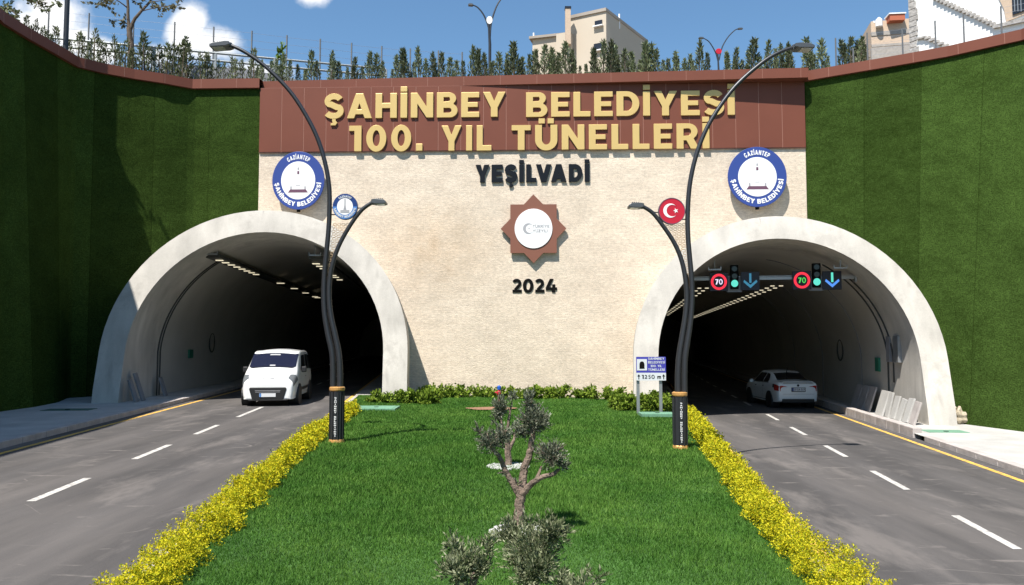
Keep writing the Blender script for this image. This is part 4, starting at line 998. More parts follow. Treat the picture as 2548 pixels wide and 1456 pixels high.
# utility covers
def cover(px, py_, z, w_, l_, h, m, label, name='utility_cover', rz=0, frame=None):
    q = onz(px, py_, z); t = thing(name, label, 'cover', tuple(q), rz)
    mb = MB(); mb.box((0, 0, h / 2), (w_, l_, h)); mb.build('cover_lid', m, t, local=True, bevel=.01)
    mb = MB(); 
    for s in (-1, 1): mb.box((s * (w_ / 2 + .04), 0, h / 2 - .01), (.08, l_ + .16, h)); mb.box((0, s * (l_ / 2 + .04), h / 2 - .012), (w_, .08, h))
    mb.build('cover_frame', frame or MAT['pave'], t, local=True)
    mb = MB(); mb.box((0, -.1, h + .004), (.12, .05, .02)); mb.build('cover_handle', MAT['black'], t, local=True)
cover(938, 1021, .03, 1.05, .9, .10, MAT['utgreen'], 'pale green cover box on grass before the van tunnel shrubs', frame=MAT['utgreen'])
cover(1634, 1034, .0, .78, .5, .08, MAT['utgreen'], 'pale green cover box on grass under the road sign', frame=MAT['utgreen'])
cover(2350, 1074, PZR, 1.05, .62, .015, MAT['utgreen'], 'green manhole cover in the sunlit pavement', rz=-.1)
cover(172, 1020, PZL, 1.3, .6, .015, MAT['utgreend'], 'dark green manhole cover in the shaded pavement', rz=.1)
# valve post and soil patch
q = onz(1242, 1006, 0.0); t = thing('hydrant', 'small red valve post with a blue cap on the lawn', 'hydrant', tuple(q))
mb = MB(); mb.lathe([(.045, -.05), (.045, .32), (.05, .32)], n=10); mb.build('post', MAT['hose'], t, local=True)
mb = MB(); mb.lathe([(.06, .30), (.075, .33), (.075, .40), (.05, .44), (.05, .47)], n=12); mb.tube([(-.05, 0, .38), (-.14, 0, .38)], .03, 8); mb.build('red_body', MAT['red'], t, local=True)
mb = MB(); mb.lathe([(.05, .465), (.062, .48), (.062, .58), (.03, .61), (0, .61)], n=12); mb.build('blue_cap', MAT['bluep'], t, local=True)
def patch(px, py_, rx, ry, m, name, n=26, z=.02):
    q = onz(px, py_, 0.0); mb = MB(); vs = [(q.x, q.y, z + .03)] + [(q.x + rx * math.cos(a) * (1 + .12 * math.sin(3 * a)), q.y + ry * math.sin(a) * (1 + .1 * math.sin(5 * a)), z) for a in (2 * math.pi * i / n for i in range(n))]
    mb.add(vs, [(0, 1 + i, 1 + (i + 1) % n) for i in range(n)]); return struct(name, mb, m)
patch(1222, 1021, .75, .5, MAT['soilr'], 'soil', z=.06)
# tunnel information sign
a = onz(1589, 1030, -.02); b = onz(1646, 1032, -.04)
pl_ = at(1583.5, 947, a.y); pr = at(1657, 947, a.y); ptop = at(1583, 888, a.y); wS = pr.x - pl_.x
t = thing('road_sign', 'blue and white tunnel length sign on two grey posts', 'sign', ((pl_.x + pr.x) / 2, a.y, 0)); hS = ptop.z - pl_.z; zb = pl_.z
for x_ in (a.x - t.location.x, b.x - t.location.x): MB().box((x_, .06, (zb + hS * .9) / 2 - .1), (.085, .05, zb + hS * .9 + .2)).build('post', MAT['galv'], t, local=True)
MB().box((0, 0, zb + hS * .665), (wS, .03, hS * .67)).build('blue_panel', MAT['signblue'], t, local=True)
pw_ = MB().box((0, 0, zb + hS * .165), (wS, .03, hS * .325)).build('distance_panel', MAT['signgrey'], t, local=True)
s_ = MB().box((-wS * .31, -.016, zb + hS * .665), (wS * .34, .01, hS * .48)).build('tunnel_symbol', MAT['signgrey'], t, local=True)
mb = MB(); x_ = -wS * .31; z_ = zb + hS * .50; r_ = wS * .085; mb.prism([[(x_ - r_, z_), (x_ + r_, z_)] + arc(x_, z_ + hS * .18, r_, hS * .13, 0, 180, 10)], -.026, -.018); mb.build('arch_mark', MAT['black'], s_, local=True)
mb = MB()
for i, (wd, a0, a1) in enumerate((('ŞAHİNBEY', -.1, .45), ('BELEDİYESİ', -.1, .47), ('100. YIL', -.02, .36), ('TÜNELLERİ', -.1, .46))): put_text(mb, wd, wS * a0, wS * a1, zb + hS * (.875 - .155 * i), hS * .095, -.022, -.012, w=.2, t=.16)
mb.build('lettering', MAT['signgrey'], t, local=True)
mb = MB(); put_text(mb, '1250 m', -wS * .32, wS * .33, zb + hS * .08, hS * .16, -.022, -.012, track=.2, w=.17, t=.13)
for s in (-1, 1): mb.prism([[(s * wS * .42 - .012, zb + hS * .06), (s * wS * .42 + .012, zb + hS * .06), (s * wS * .42 + .012, zb + hS * .18), (s * wS * .42 + .04, zb + hS * .18), (s * wS * .42, zb + hS * .27), (s * wS * .42 - .04, zb + hS * .18), (s * wS * .42 - .012, zb + hS * .18)]], -.022, -.012)
mb.build('distance_lettering', MAT['black'], pw_, local=True)
# ------------------------------------------------------------------ vehicles
def cr(p0, p1, p2, p3, t): return .5 * ((2 * p1) + (-p0 + p2) * t + (2 * p0 - 5 * p1 + 4 * p2 - p3) * t * t + (-p0 + 3 * p1 - 3 * p2 + p3) * t ** 3)
class Loft:
    """car body: stations (x, z_bottom, z_shoulder, z_top, half width, half roof width)"""
    def __init__(s, st, crown=.03): s.st = [np.array(a, float) for a in st]; s.crown = crown
    def sta(s, u):
        n = len(s.st); i = min(int(u), n - 2); t = u - i
        return cr(s.st[max(i - 1, 0)], s.st[i], s.st[i + 1], s.st[min(i + 2, n - 1)], t)
    def ux(s, x):                                  # parameter at length x
        lo, hi = 0., len(s.st) - 1.
        for _ in range(40):
            m = (lo + hi) / 2
            if s.sta(m)[0] < x: lo = m
            else: hi = m
        return (lo + hi) / 2
    def pt(s, u, v):                               # v 0 (sill middle) .. 7 (roof middle), y positive
        x, zb, zs, zt, w, wt = s.sta(u)
        P = np.array([(0, zb), (.86 * w, zb), (.965 * w, zb + .12 * (zs - zb)), (w, zb + .55 * (zs - zb)), (.975 * w, zs), (.1 * .975 * w + .9 * wt, .12 * zs + .88 * zt), (wt * .8, zt - .004), (0, zt + s.crown)])
        i = min(int(v), 6); t = v - i
        if i == 6: q = P[6] * (1 - t) + P[7] * t; q[1] = P[6][1] + (P[7][1] - P[6][1]) * (1 - (1 - t) ** 2)
        elif i == 0: q = P[0] * (1 - t) + P[1] * t
        else: q = cr(P[max(i - 1, 0)], P[i], P[i + 1], P[min(i + 2, 7)], t)
        return Vector((x, q[0], q[1]))
    def off(s, u, v, d):
        e = .01; a = s.pt(min(u + e, len(s.st) - 1.001), v) - s.pt(max(u - e, 0), v); b = s.pt(u, min(v + e, 7)) - s.pt(u, max(v - e, 0))
        n = a.cross(b); n = n.normalized() if n.length else Vector((0, 0, 1)); p = s.pt(u, v)
        if n.y * (1 if p.y > .02 else 0) + n.z < 0: n = -n
        return p + n * d
    def body(s, cut, nu=110, nv=64):
        mb = MB(); N_ = len(s.st) - 1.0001
        mb.grid(lambda a, b: (lambda q: Vector((q.x, -q.y if b < .5 else q.y, q.z)))(s.pt(a * N_, 7 * (1 - abs(2 * b - 1)))) if False else s.ring(a * N_, b), nu, nv, None, lambda c: any(abs(c.y) > .45 and (c.x - x) ** 2 + (c.z - z) ** 2 < r * r for x, z, r in cut))
        for u in (0, N_):
            L = [s.ring(u, i / nv) for i in range(nv)]; mb.add(L, [tuple(range(nv))] if u else [tuple(range(nv - 1, -1, -1))])
        return mb
    def ring(s, u, b):                             # b 0..1 all the way round
        if b <= .5: p = s.pt(u, 7 * (1 - 2 * b)); return Vector((p.x, -p.y, p.z))
        p = s.pt(u, 7 * (2 * b - 1)); return p
    def patch(s, x0, x1, v0, v1, d, side=1, n=14, m=8, xv=None, th=.0):
        """glass or lamp patch lying d above the skin; xv shifts the ends along v (slanted edges)"""
        mb = MB()
        def f(a, b):
            v = v0 + (v1 - v0) * b; k0, k1 = (xv(b) if xv else (0, 0)); x = (x0 + k0) + (x1 + k1 - x0 - k0) * a
            p = s.off(s.ux(x), v, d); return Vector((p.x, p.y * side, p.z))
        mb.grid(f, n, m); return mb
    def top(s, x0, x1, vs, d, n=12, m=16, bow=0.0):
        """screen patch over the top of the car between both sides, v from vs up to 7"""
        mb = MB()
        def f(a, b):
            y = 2 * b - 1; v = 7 - abs(y) * (7 - vs); x = x0 + (x1 - x0) * a; x -= bow * y * y
            p = s.off(s.ux(x), v, d); return Vector((p.x, p.y * (1 if y > 0 else -1), p.z))
        mb.grid(f, n, m); return mb
def wheel(root, x, y, r, side, steel=False):
    wd = .20; M0 = Matrix.Translation((x, y, r)) @ Matrix.Rotation(-side * math.pi / 2, 4, 'X')
    mb = MB(); mb.lathe([(r * .62, -wd / 2), (r * .93, -wd / 2), (r, -wd * .36), (r, wd * .36), (r * .93, wd / 2), (r * .66, wd / 2), (r * .62, wd * .38)], M0, 36); o = mb.build('wheel', MAT['tyre'], root, smooth=True, local=True)
    mb = MB(); mb.lathe([(r * .66, wd * .46), (r * .60, wd * .40), (r * .56, wd * .22), (0, wd * .18)], M0, 36)
    for i in range(5):
        a = 2 * math.pi * i / 5; Ms = M0 @ Matrix.Rotation(a, 4, 'Z')
        for k in (-1, 1): mb.box((r * .34, k * r * .09, wd * .36), (r * .52, r * .085, .03), Ms @ Matrix.Rotation(k * .06, 4, 'Z'))
    mb.lathe([(r * .16, wd * .2), (r * .16, wd * .42), (0, wd * .44)], M0, 16); mb.build('rim', MAT['rim'], o, local=True)
def vehicle(name, label, cat, loc, rz, L, wb, r, tw):
    t = thing(name, label, cat, loc, rz)
    cuts = [(x, r, r * 1.17) for x in wb]
    o = L.body(cuts).build('body', MAT['carw'], t, smooth=True, local=True, fixn=True)
    for x in wb:                                  # dark wheel wells
        for s in (-1, 1): mb = MB(); mb.lathe([(r * 1.2, 0), (r * 1.2, .34)], Matrix.Translation((x, s * (tw - .30), r)) @ Matrix.Rotation(-s * math.pi / 2, 4, 'X'), 24); mb.build('wheel_well', MAT['trim'], t, local=True)
    for x in wb:
        for s in (-1, 1): wheel(t, x, s * (tw - .105), r, s)
    return t
sed = Loft([(-2.27, .50, .74, .80, .66, .55), (-2.255, .42, .84, .92, .76, .62), (-2.22, .32, .92, 1.02, .815, .68), (-2.12, .27, .96, 1.075, .85, .715), (-1.95, .25, .975, 1.10, .87, .73), (-1.72, .24, .985, 1.125, .885, .70), (-1.45, .24, .985, 1.20, .893, .64),
            (-1.05, .235, .98, 1.375, .895, .595), (-.65, .23, .975, 1.462, .897, .59), (-.1, .23, .96, 1.49, .897, .595), (.35, .23, .95, 1.462, .897, .59), (.75, .235, .94, 1.33, .897, .60), (1.2, .24, .92, 1.06, .89, .67), (1.55, .25, .88, .98, .88, .68), (1.9, .26, .80, .89, .85, .66), (2.13, .30, .69, .77, .78, .58), (2.24, .38, .58, .66, .68, .5)])
def place(px, py_, z, back):       # rear/front middle on the road
    return onz(px, py_, z)
SY = 31.6; sx_ = at(1948, 1000, SY).x
st = vehicle('car', 'white sedan driving into the tunnel under the speed signs', 'car', (sx_ - .05, SY + .3, ZR), math.pi / 2 + R(1.0), sed, (-1.32, 1.32), .315, .885)
st.scale = (.91, .91, .94)
def P_(mb, nm, m, par, **k): return mb.build(nm, m, par, local=True, **k)
P_(sed.top(-1.70, -1.0, 5.35, .006, bow=-.05), 'rear_window', MAT['glass'], st, smooth=True)
P_(sed.top(.52, 1.12, 5.62, .006, bow=.08), 'windscreen', MAT['glass'], st, smooth=True)
for s in (-1, 1):
    P_(sed.patch(-1.12, -.52, 4.14, 4.90, .006, s, xv=lambda b: (.28 * b * b, 0)), 'side_window', MAT['glass'], st, smooth=True)
    P_(sed.patch(-.45, .78, 4.14, 4.90, .006, s, xv=lambda b: (0, -.42 * b)), 'side_window', MAT['glass'], st, smooth=True)
    P_(sed.patch(-1.18, .90, 4.06, 4.12, .006, s, 20, 2), 'window_trim', MAT['trim'], st)
    for x0 in (-.62, .33):
        P_(sed.patch(x0 - .09, x0 + .09, 3.66, 3.76, .018, s, 4, 2), 'door_handle', MAT['trim'], st)
    for x0 in (-.48, .52): P_(sed.patch(x0 - .006, x0 + .006, 2.3, 4.0, .003, s, 1, 12), 'door_gap', MAT['trim'], st)
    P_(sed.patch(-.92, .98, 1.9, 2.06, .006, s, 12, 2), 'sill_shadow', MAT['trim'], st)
    tl_ = P_(sed.patch(-2.235, -1.82, 3.25, 4.02, .008, s, 12, 6, xv=lambda b: (0, .22 * b - .1)), 'tail_lamp', MAT['tail'], st, smooth=True)
    P_(sed.patch(-1.90, -1.72, 3.55, 3.98, .010, s, 4, 4), 'lamp_edge', MAT['trim'], tl_)
    mb = MB(); mb.box((.80, s * .96, 1.0), (.12, .17, .13)); P_(mb, 'door_mirror', MAT['carw'], st, bevel=.03)
    P_(sed.patch(1.75, 2.2, 3.3, 4.0, .008, s, 8, 5), 'headlight', MAT['lens'], st)
# rear end details
mb = MB()
for s in (-1, 1): mb.prism([[(s * .36, .94), (s * .70, 1.0), (s * .77, .99), (s * .77, .78), (s * .56, .70), (s * .50, .84)][::s]], -.025, .02, Matrix.Translation((-2.235, 0, -.06)) @ Matrix.Rotation(-math.pi / 2, 4, 'Z'))
P_(mb, 'tail_lamp', MAT['tail'], st)
mb = MB(); mb.prism([[(-.68, 1.075), (.68, 1.075), (.62, 1.115), (-.62, 1.115)]], -.05, .12, Matrix.Translation((-2.19, 0, -.015)) @ Matrix.Rotation(-math.pi / 2, 4, 'Z')); P_(mb, 'boot_spoiler', MAT['carw'], st, bevel=.012)
mb = MB(); mb.box((-2.255, 0, 1.048), (.05, 1.22, .02)); P_(mb, 'boot_edge', MAT['trim'], st)
RM = Matrix.Translation((-2.30, 0, 0)) @ Matrix.Rotation(-math.pi / 2, 4, 'Z')
mb = MB(); mb.box((0, .0, .78), (.58, .03, .17), RM); pf = P_(mb, 'plate_frame', MAT['trim'], st)
mb = MB(); mb.box((0, -.018, .785), (.53, .012, .125), RM); pp = P_(mb, 'number_plate', MAT['plate'], st)
mb = MB(); mb.box((-.24, -.026, .785), (.05, .006, .125), RM); P_(mb, 'blue_band', MAT['blue'], pp)
mb = MB(); put_text(mb, '27 GA 027', -.20, .25, .75, .075, -.028, -.02, RM, w=.2, t=.16); P_(mb, 'plate_characters', MAT['black'], pp)
mb = MB(); mb.lathe([(0, 0), (.045, .005), (.05, .02)], Matrix.Translation((-2.285, 0, .945)) @ Matrix.Rotation(math.pi / 2, 4, 'Y'), 16); P_(mb, 'badge', MAT['trim'], st)
mb = MB(); mb.box((-2.20, 0, .33), (.12, 1.36, .17)); P_(mb, 'rear_valance', MAT['trim'], st, bevel=.03)
mb = MB(); mb.box((-2.285, 0, .60), (.02, 1.30, .012)); P_(mb, 'bumper_line', MAT['greyl'], st)
mb = MB(); mb.tube([(-.98, 0, 1.44), (-1.1, 0, 1.62)], [.022, .006], 6); P_(mb, 'aerial', MAT['trim'], st)
# the van
van = Loft([(-1.97, .42, .92, 1.45, .72, .60), (-1.93, .34, .97, 1.58, .80, .66), (-1.82, .28, 1.0, 1.67, .845, .70), (-1.3, .25, 1.03, 1.73, .858, .71), (-.5, .25, 1.04, 1.75, .865, .745), (.2, .25, 1.04, 1.735, .865, .745), (.55, .25, 1.04, 1.66, .862, .735), (.85, .25, 1.04, 1.48, .862, .735), (1.15, .25, 1.03, 1.27, .86, .745), (1.4, .25, .98, 1.12, .855, .74),
            (1.62, .23, .91, 1.02, .835, .67), (1.80, .21, .83, .94, .81, .64), (1.92, .21, .74, .87, .775, .6), (1.98, .22, .66, .78, .725, .55), (2.0, .26, .56, .66, .66, .48)], .05)
VY = 25.2; vx = at(668, 1005, VY).x
vt = vehicle('van', 'white compact van with a dark lower grille leaving the tunnel', 'van', (vx - .20, VY + 1.75, 0), -math.pi / 2 + R(7.0), van, (-1.26, 1.24), .31, .855)
P_(van.top(.64, 1.30, 5.18, .006, bow=.10), 'windscreen', MAT['glassb'], vt, smooth=True)
P_(van.top(1.295, 1.325, 5.4, .010, bow=.10), 'wiper_cowl', MAT['trim'], vt)
for s in (-1, 1):
    P_(van.patch(-.22, .74, 4.12, 4.86, .006, s, xv=lambda b: (0, -.36 * b)), 'side_window', MAT['glass'], vt, smooth=True)
    P_(van.patch(-1.02, -.32, 4.12, 4.86, .006, s), 'side_window', MAT['glass'], vt, smooth=True)
    P_(van.patch(-1.75, -1.12, 4.12, 4.86, .006, s), 'side_window', MAT['glass'], vt, smooth=True)
    P_(van.patch(1.28, 1.292, 5.0, 7, .004, s, 1, 10), 'bonnet_gap', MAT['trim'], vt)
    P_(van.patch(-1.6, 1.0, 2.35, 2.62, .012, s, 14, 2), 'side_moulding', MAT['trim'], vt)
    for x0 in (-.27, .95): P_(van.patch(x0 - .006, x0 + .006, 2.3, 4.0, .003, s, 1, 12), 'door_gap', MAT['trim'], vt)
    P_(van.patch(-.2, -.02, 3.55, 3.66, .018, s, 4, 2), 'door_handle', MAT['trim'], vt)
    mb = MB(); mb.box((.80, s * .945, 1.13), (.12, .16, .19)); P_(mb, 'door_mirror', MAT['trim'], vt, bevel=.03)
    P_(van.patch(1.50, 1.94, 3.5, 5.25, .012, s, 10, 10, xv=lambda b: (.20 * b, -.04 * b)), 'headlight', MAT['lens'], vt, smooth=True)
    P_(van.patch(-1.9, .1, 5.6, 5.7, .02, s, 14, 2), 'roof_rail', MAT['trim'], vt)
    mb = MB(); mb.box((1.955, s * .60, .42), (.03, .17, .07)); P_(mb, 'fog_lamp', MAT['greyl'], vt, bevel=.015)
FMx = Matrix.Translation((2.005, 0, 0)) @ Matrix.Rotation(math.pi / 2, 4, 'Z')
mb = MB(); mb.prism([[(-.58, .56), (-.54, .60), (.54, .60), (.58, .56), (.48, .22), (-.48, .22)]], -.02, .14, FMx); gr = P_(mb, 'front_grille', MAT['trim'], vt, bevel=.02)
mb = MB(); [mb.box((0, -.024, .50 - .045 * i), (.78 - .02 * i, .012, .012), FMx) for i in range(2)]; P_(mb, 'grille_bar', MAT['greyl'], gr)
mb = MB(); mb.box((0, -.034, .36), (.50, .012, .115), FMx); pp = P_(mb, 'number_plate', MAT['plate'], vt)
mb = MB(); mb.box((-.22, -.042, .36), (.05, .006, .115), FMx); P_(mb, 'blue_band', MAT['bluel'], pp)
mb = MB(); mb.box((1.945, 0, .885), (.03, .36, .035)); P_(mb, 'bonnet_slot', MAT['greyl'], vt)
mb = MB(); mb.box((1.94, 0, .20), (.16, 1.2, .05)); P_(mb, 'bumper_lip', MAT['trim'], vt, bevel=.02)
P_(van.top(.70, .76, 6.72, .010), 'inner_mirror', MAT['greyl'], vt)
P_(van.top(1.20, 1.265, 6.85, .010), 'dash_paper', MAT['greyl'], vt)

# ------------------------------------------------------------------ grass blades
n = 520000
Y = 5.2 * np.exp(RNG.random(n) * math.log(29.0 / 5.2)); u = RNG.random(n)
aL = -6.27 - .1135 * (Y - 11) + 2.7; bL = 6.35 + .1526 * (Y - 10.67) - 2.85; X = aL + (bL - aL) * u
Z = .05 - .13 * (X - aL) / (bL - aL); e = bL + .11 - X; Z -= np.where(e < .75, (.75 - np.maximum(e, 0)) / .75 * .32, 0); Z += .015 * np.sin(X * 1.7 + Y * .6)
pt = np.sin(X * 2.1 + 1.3 * np.sin(Y * .9)) * np.sin(Y * 1.3 + 1.1 * np.sin(X * 1.4))
h = (.030 + .010 * pt) * (.5 + 1.0 * RNG.random(n)) * np.clip(Y / 8, .9, 1.7); wd = .0037 * np.clip(Y / 6, 1, 3.2)
a = RNG.random(n) * 2 * math.pi; ln = h * (.25 + .6 * RNG.random(n)); la_ = RNG.random(n) * 2 * math.pi
v = np.empty((n, 3, 3))
v[:, 0] = np.stack([X - np.cos(a) * wd, Y - np.sin(a) * wd, Z - .005], 1); v[:, 1] = np.stack([X + np.cos(a) * wd, Y + np.sin(a) * wd, Z - .005], 1)
v[:, 2] = np.stack([X + np.cos(la_) * ln, Y + np.sin(la_) * ln, Z + h], 1)
props(npmesh('grass', v.reshape(-1, 3), 3, MAT['grass']), 'short green lawn grass between the two roads', 'grass', kind='stuff')
# ------------------------------------------------------------------ hedges
def hedge(name, label, path, width, h, n, lsize, m, zf, clump=.28, up=.5, twig=True, asp=1.9):
    """leafy row along path [(x, y)], made of overlapping bushes"""
    P = np.array(path, float); seg = np.linalg.norm(np.diff(P, axis=0), axis=1); cum = np.concatenate([[0], np.cumsum(seg)])
    nb = int(cum[-1] / clump) + 1; pos = []; wts = []
    cs = []
    for i in range(nb):
        for k in range(max(1, int(round(width / clump)))):
            s = (i + RNG.random() * .9) * clump; s = min(s, cum[-1]); x = np.interp(s, cum, P[:, 0]); y = np.interp(s, cum, P[:, 1])
            j = min(np.searchsorted(cum, s, side='right') - 1, len(seg) - 1); d = (P[j + 1] - P[j]) / seg[j]; nn = np.array([-d[1], d[0]])
            o = ((k + .5) / max(1, int(round(width / clump))) - .5) * (width - clump * .6) + RNG.normal() * .03
            r = clump * (.62 + .3 * RNG.random()); hh = h * (.78 + .42 * RNG.random()); cs.append((x + nn[0] * o, y + nn[1] * o, r, hh))
    cs = np.array(cs); w = cs[:, 2] * cs[:, 3] / np.maximum(cs[:, 1], 3) ** 1.1; idx = RNG.choice(len(cs), n, p=w / w.sum())
    ns = max(20, n // 20); si = idx[:ns]; d = RNG.normal(size=(ns, 3)); d[:, 2] = np.abs(d[:, 2]); d /= np.linalg.norm(d, axis=1)[:, None]   # sprigs over each bush
    rr = (.72 + .36 * RNG.random(ns)); c = cs[si]
    ce = np.stack([c[:, 0] + d[:, 0] * c[:, 2] * rr, c[:, 1] + d[:, 1] * c[:, 2] * rr, d[:, 2] * c[:, 3] * rr], 1)
    k = RNG.integers(0, ns, n); st = RNG.random(n) ** .8; sl_ = clump * .26 * np.clip(ce[k, 1] / 9, .9, 1.6)
    pos = ce[k] - d[k] * (st * sl_ * .7)[:, None] + RNG.normal(size=(n, 3)) * (sl_ * .22)[:, None]; pos[:, 2] = np.maximum(pos[:, 2], .005)
    pos[:, 2] += np.array([zf(x, y) for x, y in pos[:, :2]]) 
    size = lsize * np.clip(pos[:, 1] / 9, .85, 2.2)
    v = leaves(pos, size, asp, up)
    root = thing(name, label, 'hedge', (P[len(P) // 2][0], P[len(P) // 2][1], zf(*P[len(P) // 2])))
    npmesh('foliage', v, 4, m, root)
    return root
lz = lambda x, y: lawn_z(x, y) - .02
ys = [4.5, 6, 8, 10, 12, 14, 16, 18, 20, 22.6]
hedge('hedge', 'yellow leaved low hedge between lawn and the white van road', [(dashL(y) + 2.80 + max(0, y - 16) * .03, y) for y in ys], .46, .30, 120000, .022, MAT['yl'], lambda x, y: lz(max(x, dashL(y) + 2.7), y), .27)
ys = [4.5, 6, 8, 10, 12, 14, 16, 18, 20, 22, 24.5]
hedge('hedge', 'yellow leaved low hedge between lawn and the sedan road', [(dashR(y) - 3.05 + .27 * min(1, max(0, (10 - y) / 4)), y) for y in ys], .60, .36, 125000, .0225, MAT['yl'], lambda x, y: lawn_z(min(x, dashR(y) - 2.95), y) + .02, .30)
fy = lambda x: 29.05 - .037 * x
hedge('hedge', 'bright green low hedge along the foot of the stone facade', [(-3.3, fy(-3.3) - .55), (0, fy(0) - .5), (3.6, fy(3.6) - .55)], .7, .46, 9000, .05, MAT['gl'], lz, .34, .8)
a = onz(925, 1006, .03); b = onz(1075, 1008, .03)
hedge('hedge', 'green shrub clump at the inner leg of the white van tunnel', [(a.x, a.y + .2), ((a.x + b.x) / 2, a.y + .4), (b.x - .05, b.y + .5)], .8, .44, 5200, .05, MAT['gl'], lz, .32, .8)
hedge('hedge', 'shaded green shrubs behind the inner leg of the white van tunnel', [(-3.0, 26.6), (-2.75, 28.2)], .6, .5, 2200, .05, MAT['gl'], lz, .32, .8)
a = onz(1542, 1021, -.03); b = onz(1668, 1027, -.06)
hedge('hedge', 'green shrub clump around the posts of the road sign', [(a.x, a.y + .5), (a.x, a.y + .1), ((a.x + b.x) / 2, a.y + .1), (b.x, b.y + .2)], .65, .56, 7000, .045, MAT['gl'], lz, .32, .8)
# ------------------------------------------------------------------ olive trees
def tree_mesh(branches, tufts, root, lm, bm_, lsize, upb=.4, asp=3.4, sprays=0):
    mb = MB()
    for pts, r0, r1 in branches:
        P = spl(pts, 5); n = len(P); P = [p + Vector((RNG.normal(), RNG.normal(), 0)) * r0 * .08 for p in P]
        mb.tube(P, [r0 + (r1 - r0) * i / (n - 1) for i in range(n)], 9)
    mb.build('trunk', bm_, root, smooth=True, local=True)
    V = []; tw = MB()
    for (c, r, n, dirv) in tufts:
        c = np.array(c); r = np.array(r if hasattr(r, '__len__') else (r, r, r))
        # twigs then leaves along them
        nt_ = max(6, n // 14); ends = RNG.normal(size=(nt_, 3)); ends /= np.linalg.norm(ends, axis=1)[:, None]; ends *= (.45 + .75 * RNG.random((nt_, 1)))
        ends = ends * r + np.array(dirv) * np.linalg.norm(r) * .25
        k = RNG.integers(0, nt_, n); f = RNG.random(n) ** .7
        pos = c + ends[k] * f[:, None] + RNG.normal(size=(n, 3)) * r * .05
        dr = ends[k] / (np.linalg.norm(ends[k], axis=1)[:, None] + 1e-9) * 1.1 + np.array([0, 0, upb])
        V.append(leaves(pos, lsize, asp, upb, .5, dr))
        if sprays:                                    # the twigs that carry the leaves
            for e_ in ends[:max(5, nt_ // 3)]: tw.tube([c, c + e_ * .55 + np.array([0, 0, .008]), c + e_], [.006, .004, .002], 4)
    cr_ = npmesh('crown', np.concatenate(V), 4, lm, root, local=True)
    if sprays: tw.build('twigs', bm_, root, local=True)['kind'] = 'stuff'
def pxp(base, Y):
    return lambda x, y, dy=0.0: tuple(at(x, y, Y + dy) - base)
TB = onz(1289, 1316, -.01); q = pxp(TB, TB.y); s_ = TB.y / F
t = thing('olive_tree', 'small olive tree with bare pinkish trunk and pruned tufts mid lawn', 'tree', tuple(TB))
br = [([q(1289, 1320), q(1291, 1290), q(1293, 1262), q(1296, 1232)], .062, .054),
      ([q(1296, 1238), q(1283, 1215), q(1268, 1190), q(1255, 1165, -.03), q(1245, 1140, -.05), q(1225, 1118, -.08), q(1205, 1090, -.1)], .042, .018),
      ([q(1297, 1236), q(1300, 1200, .04), q(1306, 1165, .06), q(1318, 1130, .06), q(1323, 1095, .05), q(1328, 1050, .05)], .052, .030),
      ([q(1296, 1234), q(1315, 1212, -.05), q(1333, 1196, -.08), q(1352, 1186, -.1), q(1376, 1180, -.1), q(1390, 1168, -.1)], .040, .020),
      ([q(1333, 1196, -.08), q(1342, 1176, -.06), q(1348, 1160, -.05)], .022, .012)]
tu = [(q(1222, 1105, -.1), (.15, .13, .14), 1500, (-.2, 0, .6)), (q(1193, 1078, -.1), (.05, .06, .08), 260, (-.5, 0, .8)), (q(1247, 1090, -.05), (.10, .1, .14), 1100, (0, 0, .7)),
      (q(1325, 1055, .05), (.19, .17, .19), 3400, (.1, 0, .5)), (q(1318, 1010, .05), (.08, .08, .14), 1000, (0, 0, 1)), (q(1345, 1050, .05), (.10, .1, .11), 1200, (.6, 0, .4)), (q(1298, 1080, .05), (.09, .09, .09), 900, (-.3, 0, .4)),
      (q(1370, 1140, -.1), (.185, .16, .165), 3000, (.1, 0, .6)), (q(1398, 1160, -.1), (.07, .07, .06), 320, (.8, 0, .3)), (q(1285, 1205), (.08, .07, .04), 110, (0, 0, .4)), (q(1250, 1175, -.04), (.04, .04, .06), 50, (0, 0, -.4))]
tree_mesh(br, tu, t, MAT['olive'], MAT['bark'], .034, .4, 3.4, 1)
TB = onz(1266, 1164, .0); q = pxp(TB, TB.y)
t = thing('olive_tree', 'grey olive tree farther back ringed with white pebbles', 'tree', tuple(TB))
br = [([q(1266, 1168), q(1265, 1140), q(1263, 1110), q(1262, 1070)], .06, .045), ([q(1263, 1105), q(1250, 1070), q(1246, 1030)], .035, .015), ([q(1266, 1120), q(1280, 1090), q(1285, 1060)], .035, .012), ([q(1262, 1075), q(1268, 1030), q(1275, 1000)], .03, .01)]
tu = [(q(1246, 1018), (.13, .13, .2), 1500, (0, 0, .7)), (q(1238, 1045), (.10, .1, .12), 260, (-.3, 0, .5)), (q(1276, 992), (.09, .09, .14), 260, (.2, 0, .8)), (q(1284, 1062), (.08, .1, .1), 200, (.3, 0, .4)), (q(1262, 1085), (.09, .1, .1), 160, (0, 0, .3))]
tree_mesh(br, tu, t, MAT['olive'], MAT['bark'], .05)
